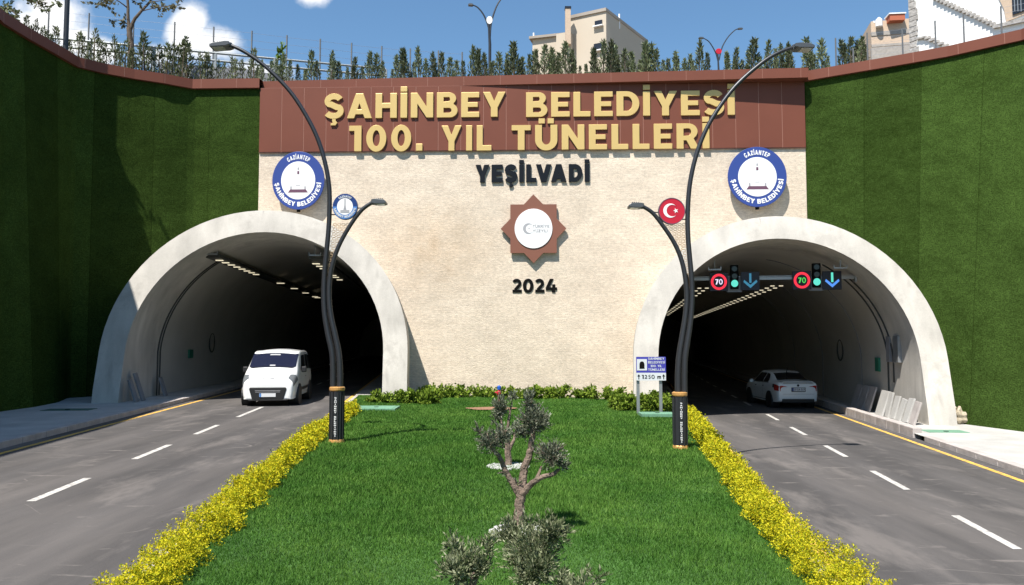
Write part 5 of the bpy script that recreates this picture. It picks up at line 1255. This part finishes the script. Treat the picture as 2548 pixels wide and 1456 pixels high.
def bush(px, py_, Y, rx, rz, n, label, stub=True, ls=.03, zb=0.0):
    c = at(px, py_, Y); base = Vector((c.x, Y, zb)); t = thing('olive_tree', label, 'tree', tuple(base)); cz = c.z - zb
    br = [([(0, 0, -.03), (.015, .01, cz * .35), (0, 0, cz * .75)], .05, .035)] + [([(0, 0, cz * .6), (rx * .5 * math.cos(a), rx * .4 * math.sin(a), cz * .95)], .025, .01) for a in (0.3, 1.7, 2.9, 4.2, 5.3)]
    tu = [((0, 0, cz), (rx * .8, rx * .8, rz * .8), int(n * .45), (0, 0, .2))]
    for i in range(9):
        a = RNG.random() * 6.28; k = .55 + .25 * RNG.random()
        tu.append(((rx * k * math.cos(a), rx * k * math.sin(a), cz + rz * (RNG.random() * 1.1 - .45)), (rx * .36, rx * .36, rz * .42), n // 14, (math.cos(a) * .3, math.sin(a) * .3, .6)))
    tree_mesh(br, tu, t, MAT['oliveg'], MAT['bark'], ls)
bush(1322, 1378, 5.4, .285, .27, 10500, 'dense round olive bush in the foreground below the bare trunk')
bush(1160, 1405, 5.0, .17, .23, 3600, 'looser olive bush left of the dense foreground olive bush')
bush(1450, 1462, 4.6, .16, .10, 1000, 'olive crown just rising into the bottom edge of the picture')
# white pebbles ringing the trunks
def pebbles(px, py_, r0, r1, n, label):
    q = onz(px, py_, 0); mb = MB(); 
    b = bmesh.new(); bmesh.ops.create_icosphere(b, subdivisions=1, radius=1); V = [v.co.copy() for v in b.verts]; Fc = [tuple(v.index for v in f.verts) for f in b.faces]; b.free()
    for _ in range(n):
        a = RNG.random() * 6.28; r = r0 + (r1 - r0) * RNG.random(); s = .022 + .018 * RNG.random(); c = Vector((q.x + r * math.cos(a), q.y + r * math.sin(a), lawn_z(q.x, q.y) + .02 + .012 * RNG.random()))
        mb.add([c + Vector((v.x * s * 1.3, v.y * s, v.z * s * .7)) for v in V], Fc)
    props(mb.build('pebbles', MAT['pebble']), label, 'pebbles', kind='stuff')
pebbles(1285, 1320, .05, .27, 300, 'white pebbles around the bare olive trunk'); pebbles(1264, 1165, .05, .34, 340, 'white pebbles around the olive tree farther back')
# ------------------------------------------------------------------ above the wall: conifers, fence, guard rail, buildings
def conifer(h, r, n, m, bare=.12, seed=0):
    z = h * (bare + (1 - bare) * RNG.random(n) ** .85); rad = r * (1 - ((z / h - bare) / (1 - bare)) ** 1.05) * (.25 + .75 * RNG.random(n) ** .5) + .015
    a = RNG.random(n) * 6.283; lump = 1 + .35 * np.sin(a * 3 + z * 9 + seed) * np.sin(z * 14 + seed * 2); rad = rad * lump
    pos = np.stack([np.cos(a) * rad * .8, np.sin(a) * rad * .8, z - .04], 1); dr = np.stack([np.cos(a) * .7, np.sin(a) * .7, np.full(n, 1.1)], 1)
    return leaves(pos, .10 * (h / 1.2), 3.6, .6, .6, dr)
def con_proto(h, r, n, m, seed, bare=.1):
    o = npmesh('conifer', conifer(h, r, n, m, bare, seed), 4, m, local=True)
    b = bmesh.new(); b.from_mesh(o.data)
    c = bmesh.ops.create_cone(b, segments=6, radius1=.03, radius2=.008, depth=h * .9, cap_ends=True)
    bmesh.ops.translate(b, verts=c['verts'], vec=(0, 0, h * .45 - .05)); o.data.materials.append(MAT['barkd'])
    for f in {f for v in c['verts'] for f in v.link_faces}: f.material_index = 1
    b.to_mesh(o.data); b.free(); return o
protos = [con_proto(1.25, .215, 460, MAT['thuja'], i * 1.7) for i in range(6)]
wild = [con_proto(1.15, .27, 250, MAT['scruff'], i * 2.3 + 5, .05) for i in range(4)]
used = set()
def put_con(kind, x, y, z, s, label, grp):
    src = kind[random.randrange(len(kind))]
    o = src if src.name not in used else src.copy()
    if src.name not in used: used.add(src.name)
    else: COL.objects.link(o)
    o.location = (x, y, z); o.scale = (s * random.uniform(.8, 1.2), s * random.uniform(.8, 1.2), s); o.rotation_euler = (random.uniform(-.06, .06), random.uniform(-.06, .06), random.uniform(0, 6.28))
    props(o, label, 'conifer', grp)
PT = [Vector((a, b, 0)) for a, b in (TL[7:-1] + CT[1:] + TR[1:7])]
def behind(px, d):      # ground point d metres behind the coping under photo column px
    best = None
    for i in range(len(PT) - 1):
        for k in range(12):
            p = PT[i].lerp(PT[i + 1], k / 12); t_ = (PT[i + 1] - PT[i]).normalized(); n_ = Vector((-t_.y, t_.x, 0)); q = p + n_ * d
            x = 1274 + q.x / (q.y * CP + (ZC - CAMZ) * SP) * F
            if best is None or abs(x - px) < best[0]: best = (abs(x - px), q)
    return best[1]
x = 640
while x < 2160:
    if not (2062 < x < 2085 or 1768 < x < 1806):
        q = behind(x, .75 + random.uniform(-.15, .3)); s = random.uniform(.62, 1.25) * (.98 if x < 1100 else 1.1)
        put_con(protos, q.x, q.y, ZC - .12, s, 'small dark conifer in the row behind the level brown coping', 'conifers in a row above the facade')
    x += random.uniform(7, 16) if x > 1180 else random.uniform(9, 20)
x = 60
while x < 640:
    q = behind(x, .7 + random.uniform(-.15, .5)); s = random.uniform(.75, 1.25) * (1.0 if x < 200 else 1.28)
    put_con(wild, q.x, q.y, ZC - .12, s, 'scruffy grey green shrub behind the curved brown coping of the shaded wing', 'scruffy young conifers above the curved wall')
    x += random.uniform(9, 19)
# wire fence at the left
pts = [(122, 21), (222, 33), (333, 45), (435, 55), (532, 67), (627, 77), (714, 88), (797, 97), (875, 107), (950, 115), (1021, 121), (1091, 126), (1150, 130)]
t = thing('wire_fence', 'tall wire fence on thin posts above the shaded wing', 'fence', tuple(onz(627, 77, 15.7)) ); t.location.z = ZC; ORG[t.name] = Vector(t.location)
fp = [onz(a, b, 15.7) for a, b in pts]
for p in fp: MB().tube([(p.x, p.y, ZC - .2), (p.x, p.y, 15.7)], .035, 6).build('fence_post', MAT['postd'], t)
mb = MB()
for i in range(len(fp) - 1):
    for k in range(7): mb.tube([fp[i] - Vector((0, 0, .1 + .33 * k)), fp[i + 1] - Vector((0, 0, .1 + .33 * k))], .006, 3)
mb.build('fence_wire', MAT['wire'], t)
# guard rail and grey wall behind the shrubs
ga, gb = onz(60, 88, 14.35), onz(960, 172, 14.35)
t = thing('guard_rail', 'double grey guard rail running behind the scruffy shrubs', 'guard rail', (ga.x, ga.y, ZC)); 
for dz in (0, -.33): MB().tube([ga + Vector((0, 0, dz)), gb + Vector((0, 0, dz))], .05, 8).build('rail_tube', MAT['rail'], t)
for i in range(7):
    p = ga.lerp(gb, i / 6); MB().box((p.x, p.y, (14.32 + ZC) / 2 - .1), (.12, .08, 14.32 - ZC + .2)).build('rail_post', MAT['rail'], t)
a, b = onz(380, 138, 13.75), onz(905, 186, 13.4)
d = (b - a); mb = MB(); Mx = Matrix.Translation(((a.x + b.x) / 2, (a.y + b.y) / 2 + .6, 0)) @ Matrix.Rotation(math.atan2(d.y, d.x), 4, 'Z'); Lh = d.length / 2
mb.prism([[(-Lh, ZC - .4), (Lh, ZC - .4), (Lh, 12.75), (-Lh * .1, 13.55), (-Lh, 13.7)]], 0, .3, Mx); props(mb.build('concrete_wall', MAT['greybox']), 'low grey concrete wall behind the guard rail', 'wall', kind='thing')
# thick dark pole at the left
p = at(162, 150, 26.5); t = thing('street_lamp', 'thick dark lamp pole above the curved shaded wall', 'street lamp', (p.x, p.y, ZC))
MB().tube([(0, 0, -.2), (0, 0, 5.5), (.0, 0, 7.5)], [.085, .075, .06], 12).build('pole', MAT['pole'], t, local=True, smooth=True)
MB().tube(spl([(0, 0, 7.4), (.3, 0, 8.4), (1.2, 0, 9.0)]), .05, 8).build('arm', MAT['pole'], t, local=True)
a, b = MB(), MB(); lamp_head(a, b, (1.2, 0, 9.0), (1.8, 0, 9.05), .3); o = a.build('lamp_head', MAT['lamphead'], t, local=True); b.build('lamp_glass', MAT['lampglass'], o, local=True)
# distant twin lamps
def farlamp(px, pyd, Y, arms, disc, label):
    z0 = ZC - .2; p = at(px, pyd, Y); base = Vector((p.x, Y, z0)); t = thing('street_lamp', label, 'street lamp', tuple(base)); L = lambda a, b: at(a, b, Y) - base
    k = Y / F
    MB().tube([(0, 0, 0), L(px + 1, pyd + 60), L(px - 2, pyd + 5)], [.10, .085, .06], 8).build('pole', MAT['pole'], t, local=True)
    for arm in arms:
        P = spl([L(*a) for a in arm]); MB().tube(P, [.055 - .02 * i / len(P) for i in range(len(P))], 7).build('arm', MAT['pole'], t, local=True)
        e = P[-1]; s = 1 if P[-1].x > P[0].x else -1; a, b = MB(), MB(); lamp_head(a, b, e, e + Vector((s * 12 * k, 0, .02)), .25); a.build('lamp_head', MAT['lamphead'], t, local=True)
    mb = MB(); mb.prism([ell(7.5 * k, 10 * k if disc == 'white' else 7 * k)], -.06, .06, Matrix.Translation(L(px, pyd))); mb.build('round_sign', MAT[disc], t, local=True)
farlamp(1218, 51, 44, [[(1217, 95), (1216, 70), (1205, 40), (1190, 20), (1177, 13)], [(1219, 100), (1222, 60), (1232, 25), (1243, 3), (1258, -14), (1275, -22)]], 'white', 'distant twin arm lamp with white disc above the gold letters')
farlamp(1788, 128, 62, [[(1786, 150), (1780, 130), (1765, 105), (1750, 95)], [(1789, 150), (1797, 118), (1812, 92), (1828, 76), (1836, 72)]], 'red', 'distant twin arm lamp with small red disc among conifers')
# trees at the left
BT = at(322, 150, 31); base = Vector((BT.x, 31, ZC - .1)); q = lambda x, y, dy=0.0: tuple(at(x, y, 31 + dy) - base)
t = thing('sparse_tree', 'nearly bare tree with forked trunk above the curved wall', 'tree', tuple(base))
br = [([(0, 0, -.2), q(326, 130), q(323, 95), q(322, 70)], .13, .10), ([q(322, 75), q(319, 45), q(318, 10), q(318, -40), q(315, -90)], .075, .03), ([q(324, 75), q(334, 50), q(352, 28), q(372, 5, .3), q(392, -25, .4), q(420, -60, .6)], .075, .025),
      ([q(318, 20), q(290, 0, -.3), q(255, -15, -.5)], .03, .01), ([q(352, 28), q(385, 20, -.4), q(425, 15, -.6), q(455, 22, -.7)], .022, .006), ([q(320, 62), q(300, 52), q(283, 50), q(270, 55)], .018, .006), ([q(372, 5), q(410, 0), q(450, -15)], .02, .006), ([q(318, -10), q(345, -40), q(360, -70)], .03, .01)]
tu = [(q(270, 12, -.4), (.75, .5, .35), 130, (0, 0, -.1)), (q(250, 5, -.4), (.4, .4, .3), 60, (0, 0, 0)), (q(400, 20, -.4), (.7, .5, .28), 130, (0, 0, 0)), (q(440, 20, -.5), (.35, .3, .2), 60, (0, 0, 0)), (q(420, -10), (.7, .6, .3), 130, (0, 0, 0)), (q(300, -30), (1.2, .8, .6), 200, (0, 0, 0)), (q(275, 54), (.22, .2, .1), 24, (0, 0, 0)), (q(312, 60), (.15, .15, .25), 60, (0, 0, .2)), (q(380, -60), (1.2, .8, .7), 220, (0, 0, 0)), (q(345, 0), (.5, .4, .4), 60, (0, 0, 0))]
tree_mesh(br, tu, t, MAT['brleaf'], MAT['barkd'], .13, .1, 1.8)
base = Vector((-18.6, 25.5, ZC)); Yc = 25.5; q = lambda x, y, dy=0.0: tuple(at(x, y, Yc + dy) - base)
t = thing('leafy_tree', 'leafy grey green branches reaching into the top corner over the shaded wing', 'tree', tuple(base))
br = [([(0, 0, -.2), (0, 0, 1.0), q(-60, -20)], .14, .09), ([q(-60, -20), q(0, -5), q(60, -2), q(120, 8)], .05, .012), ([q(-60, -10), q(-20, 15), q(20, 22), q(50, 45)], .04, .01), ([q(-60, -20), q(-40, -90), q(0, -150)], .08, .03)]
tu = [(q(10, 20), (.45, .4, .3), 260, (0, 0, 0)), (q(-30, 20), (.6, .5, .5), 300, (0, 0, 0)), (q(40, 38), (.25, .25, .18), 120, (0, 0, -.2)), (q(100, 5), (.45, .4, .18), 180, (0, 0, 0)), (q(140, 10), (.2, .2, .12), 60, (0, 0, -.2)), (q(60, -15), (.6, .5, .3), 260, (0, 0, 0)), (q(115, 25), (.15, .15, .15), 50, (0, 0, -.4)), (q(0, -100), (1.2, 1, .8), 400, (0, 0, 0))]
tree_mesh(br, tu, t, MAT['scruff'], MAT['barkd'], .10, .0, 1.7)
sp_ = at(700, 150, 30.6); t = thing('sapling', 'pale yellow green sapling standing among the conifers', 'tree', (sp_.x, 30.6, ZC - .1)); q = lambda x, y: tuple(at(x, y, 30.6) - Vector((sp_.x, 30.6, ZC - .1)))
tree_mesh([([(0, 0, -.1), q(698, 150), q(697, 115)], .02, .008)], [(q(695, 135), (.12, .12, .25), 60, (0, 0, .5)), (q(701, 125), (.1, .1, .2), 40, (0, 0, .5))], t, MAT['gl'], MAT['barkd'], .14, .3, 1.8)
sp_ = at(455, 120, 29.6); t = thing('sapling', 'thin leafy sapling in front of the cloud', 'tree', (sp_.x, 29.6, ZC - .1)); q = lambda x, y: tuple(at(x, y, 29.6) - Vector((sp_.x, 29.6, ZC - .1)))
tree_mesh([([(0, 0, -.1), q(456, 150), q(462, 95)], .02, .008)], [(q(456, 115), (.1, .1, .25), 50, (0, 0, .5)), (q(463, 100), (.08, .1, .12), 25, (0, 0, .5))], t, MAT['scruff'], MAT['barkd'], .13, .3, 1.8)
# fence posts on the right
t = thing('wire_fence', 'short wire fence above the sunlit turf wing before the white house', 'fence', (16, 27, ZC))
rp = []
for px, y1, d in ((2078, 95, .6), (2125, 120, .35), (2163, 82, .5), (2251, 70, .5), (2328, 52, .5), (2402, 36, .5), (2490, 16, .5), (2570, -2, .5)):
    q = behind(px, d) if px < 2540 else Vector((17.2, 24.9, 0)); tz = at(px, y1, q.y).z; rp.append((q.x, q.y, tz)); MB().tube([(q.x, q.y, ZC - .2), (q.x, q.y, tz)], .03, 6).build('fence_post', MAT['postd'], t)
mb = MB()
for i in range(2, len(rp) - 1):
    for k in range(5): mb.tube([Vector(rp[i]) - Vector((0, 0, .05 + .2 * k)), Vector(rp[i + 1]) - Vector((0, 0, .05 + .2 * k))], .004, 3)
mb.build('fence_wire', MAT['wire'], t)
# cream block of flats beyond
def solid(mb, foot, z0, z1):   # foot polygon (x, y) counter-clockwise
    n = len(foot); zz = z1 if isinstance(z1, (list, tuple)) else [z1] * n
    mb.add([(x, y, z0) for x, y in foot] + [(x, y, z) for (x, y), z in zip(foot, zz)], [tuple(range(n - 1, -1, -1)), tuple(range(n, 2 * n))] + [(i, (i + 1) % n, (i + 1) % n + n, i + n) for i in range(n)])
def quad_box(c0, c1, dep, z0, z1): # wall line c0 -> c1 (left to right) extruded away from the camera
    a, b = Vector(c0), Vector(c1); d = (b - a).normalized(); n_ = Vector((-d.y, d.x)) * dep
    return [(a.x, a.y), (b.x, b.y), (b.x + n_.x, b.y + n_.y), (a.x + n_.x, a.y + n_.y)]
Yc = 60.0; c = at(1508, 28, Yc); zt1 = c.z; r_ = at(1610, 95, 66.5); l_ = at(1412, 48, 61.6)
t = thing('apartment_block', 'plain cream block with shaded side wall beyond the conifers', 'building', (c.x, c.y, 0))
bk = (l_.x + r_.x - c.x, l_.y + r_.y - c.y)
mb = MB(); solid(mb, [(l_.x, l_.y), (c.x, c.y), (r_.x, r_.y), bk], ZC - 1, zt1); mb.build('main_wall', MAT['cream'], t)
mb = MB(); e = .25; cen = Vector(((l_.x + r_.x) / 2, (l_.y + r_.y) / 2)); ex = lambda p: tuple(cen + (Vector(p[:2]) - cen) * 1.03)
solid(mb, [ex(l_), ex(c), ex(r_), ex(bk)], zt1, zt1 + .25); mb.build('roof_slab', MAT['creamd'], t)
a = at(1325, 100, 63.0); b = at(1400, 84, 62.2)
mb = MB(); solid(mb, quad_box((a.x, a.y), (b.x + 1.2, b.y - .3), 6, 0, 0), ZC - 1, at(1360, 94, 62.6).z); mb.build('lower_wing', MAT['cream'], t)
mb = MB(); solid(mb, [ex_ for ex_ in quad_box((a.x - .3, a.y - .2), (b.x + 1.0, b.y - .45), 6, 0, 0)], at(1360, 94, 62.6).z, at(1360, 94, 62.6).z + .2); mb.build('wing_roof', MAT['creamd'], t)
a = at(1384, 80, 61.4); b = at(1420, 76, 60.9)
mb = MB(); solid(mb, quad_box((a.x, a.y), (b.x, b.y), 2, 0, 0), ZC - 1, at(1400, 80, 61).z); mb.build('stair_tower', MAT['cream'], t)
p = at(1413, 50, 60.6); mb = MB(); mb.box((p.x, p.y, (p.z + at(1413, 22, 60.6).z) / 2 - 1), (.42, .42, at(1413, 22, 60.6).z - p.z + 2)); mb.build('chimney', MAT['brickt'], t)
mb = MB(); z_ = at(1413, 21, 60.6).z; mb.box((p.x, p.y, z_), (.5, .5, .16)); mb.build('chimney_cap', MAT['win'], t)
dv = Vector((c.x - l_.x, c.y - l_.y, 0)).normalized(); nv = Vector((dv.y, -dv.x, 0))
for px, py_, w_, h_ in ((1490, 57, .62, .35), (1490, 115, .8, .45)):
    f = (px - 1412) / 96; p = Vector((l_.x, l_.y, 0)).lerp(Vector((c.x, c.y, 0)), f); z_ = at(px, py_, p.y).z
    mb = MB(); mb.box((p.x + nv.x * .02, p.y + nv.y * .02, z_), (w_, .12, h_), rz=math.atan2(dv.y, dv.x)); o = mb.build('window', MAT['win'], t)
    mb = MB(); mb.box((p.x + nv.x * .12, p.y + nv.y * .12, z_ - h_ * .85), (w_ * 1.3, .3, .08), rz=math.atan2(dv.y, dv.x)); mb.build('window_sill', MAT['white'], o)
for px, y0, y1, Y in ((1541, 35, 62, 62.0), (1328, 82, 98, 63.2)):
    p0, p1 = at(px, y0, Y), at(px, y1 + 10, Y); MB().tube([p1, p0], .07, 6).build('roof_pipe', MAT['white'], t)
# tan block building and the white house on the right
Yb = 44.0; a = at(2168, 90, Yb + 1.5); b = at(2275, 85, Yb + 1.0)
t = thing('brick_building', 'tan block building with grey floor bands and rooftop clutter', 'building', ((a.x + b.x) / 2, Yb, ZC)); zr_ = at(2172, 52, Yb + 1.4).z
mb = MB(); solid(mb, quad_box((a.x, a.y), (b.x, b.y), 6, 0, 0), ZC - 1, zr_); mb.build('block_wall', MAT['brickt'], t)
n_ = Vector((b.y - a.y, -(b.x - a.x))).normalized(); off = n_ * .04
for y0, y1 in ((72, 82), (104, 110)):
    mb = MB(); z0, z1 = at(2188, y1, Yb + 1).z, at(2188, y0, Yb + 1).z; solid(mb, quad_box((a.x + off.x, a.y + off.y), (b.x + off.x, b.y + off.y), .1, 0, 0), z0, z1); mb.build('floor_band', MAT['brickg'], t)
mb = MB(); solid(mb, quad_box((a.x - .05 + off.x, a.y + off.y * 2), (b.x + off.x, b.y + off.y * 2), .2, 0, 0), ZC - 1, at(2188, 112, Yb + 1).z); mb.build('lower_render', MAT['brickg'], t)
p = at(2240, 38, Yb + .5); mb = MB(); mb.box((p.x, p.y + .6, p.z), (.85, .7, .36), rz=-.1); mb.build('tile_shed', MAT['terra'], t)
mb = MB(); mb.box((p.x, p.y + .6, p.z + .22), (.95, .8, .07), rz=-.1); mb.build('shed_roof', MAT['white'], t)
p = at(2195, 45, Yb + .8); mb = MB(); mb.lathe([(.2, -.3), (.2, .1), (.05, .25), (0, .25)], Matrix.Translation((p.x, p.y + .4, p.z - .05)), 12); mb.build('water_tank', MAT['white'], t)
p = at(2176, 30, Yb + 1.4); MB().tube([(p.x, p.y + .1, zr_ - .1), (p.x, p.y + .1, at(2176, 26, Yb).z)], .06, 6).build('roof_pipe', MAT['white'], t)
Yh = 37.0
W0 = at(2263, 100, Yh); W1 = at(2620, 60, Yh - 5.5)
dW = Vector((W1.x - W0.x, W1.y - W0.y, 0)); Lw = dW.length; dW.normalize(); nW = Vector((dW.y, -dW.x, 0))
HM = Matrix(((dW.x, -nW.x, 0, W0.x), (dW.y, -nW.y, 0, W0.y), (0, 0, 1, 0), (0, 0, 0, 1)))      # x along the wall, -y outwards
def hw_(px, py_):
    d = ray(px, py_); c0 = Vector((0, 0, CAMZ)); t_ = (Vector((W0.x, W0.y, 0)) - c0).dot(nW) / d.dot(nW); return HM.inverted() @ (c0 + d * t_)
t = thing('white_house', 'whitewashed house with rubble edges behind the short fence', 'house', (W0.x, W0.y, ZC))
top = hw_(2300, -60).z
mb = MB(); mb.prism([[(0, ZC - 1), (Lw, ZC - 1), (Lw, top + 1), (0, top + 1)]], 0, 7, HM); mb.build('white_wall', MAT['whitew'], t)
mb = MB()
x0, x1 = hw_(2263, 60).x, hw_(2283, 60).x; zl = ZC - .5; random.seed(5)
while zl < top:
    hh = random.uniform(.22, .4); wd_ = (x1 - x0) * random.uniform(.75, 1.15); mb.box((x0 + wd_ / 2, -.03, zl + hh / 2), (wd_, .05 + random.uniform(0, .03), hh - .015), HM); zl += hh
mb.build('stone_quoin', MAT['rubble'], t, bevel=.02)
def steps(p0, p1, n, thick, nm):
    mb = MB(); a_, b_ = hw_(*p0), hw_(*p1)
    for i in range(n):
        f = (i + .5) / n; mb.box((a_.x + (b_.x - a_.x) * f, -.05, a_.z + (b_.z - a_.z) * f), (abs(b_.x - a_.x) / n * 1.25, .16 + .02 * (i % 2), thick), HM)
    mb.build(nm, MAT['rubble'], t, bevel=.015)
steps((2325, -6), (2478, 64), 16, .15, 'stepped_coping'); steps((2285, 97), (2305, 93), 2, .1, 'stepped_coping'); steps((2305, 93), (2372, 122), 6, .13, 'stepped_coping')
a_, b_ = hw_(2474, 68), hw_(2600, 40); mb = MB(); mb.prism([[(a_.x, a_.z - .08), (b_.x, b_.z - .08), (b_.x, b_.z + .08), (a_.x, a_.z + .08)]], -.14, 0, HM); mb.build('eaves_strip', MAT['rubble'], t)
a_, b_ = hw_(2480, 62), hw_(2552, 30); mb = MB(); mb.prism([[(a_.x + .1, hw_(2478, -10).z), (hw_(2500, 20).x, hw_(2500, 24).z), (hw_(2505, 50).x, hw_(2505, 55).z), (b_.x, hw_(2552, 36).z), (b_.x, top), (a_.x + .1, top)]], -.06, 0, HM); mb.build('unplastered_patch', MAT['brickt'], t)
for px in (2529, 2537, 2545): a_ = hw_(px, 20); mb = MB(); mb.box((a_.x, -.12, (hw_(px, -20).z + hw_(px, 30).z) / 2), (.035, .035, hw_(px, -20).z - hw_(px, 30).z), HM); mb.build('window_bar', MAT['galv'], t)
a_ = hw_(2537, 5); mb = MB(); mb.box((a_.x, -.08, a_.z), (.5, .06, 1.0), HM); mb.build('window', MAT['win'], t)
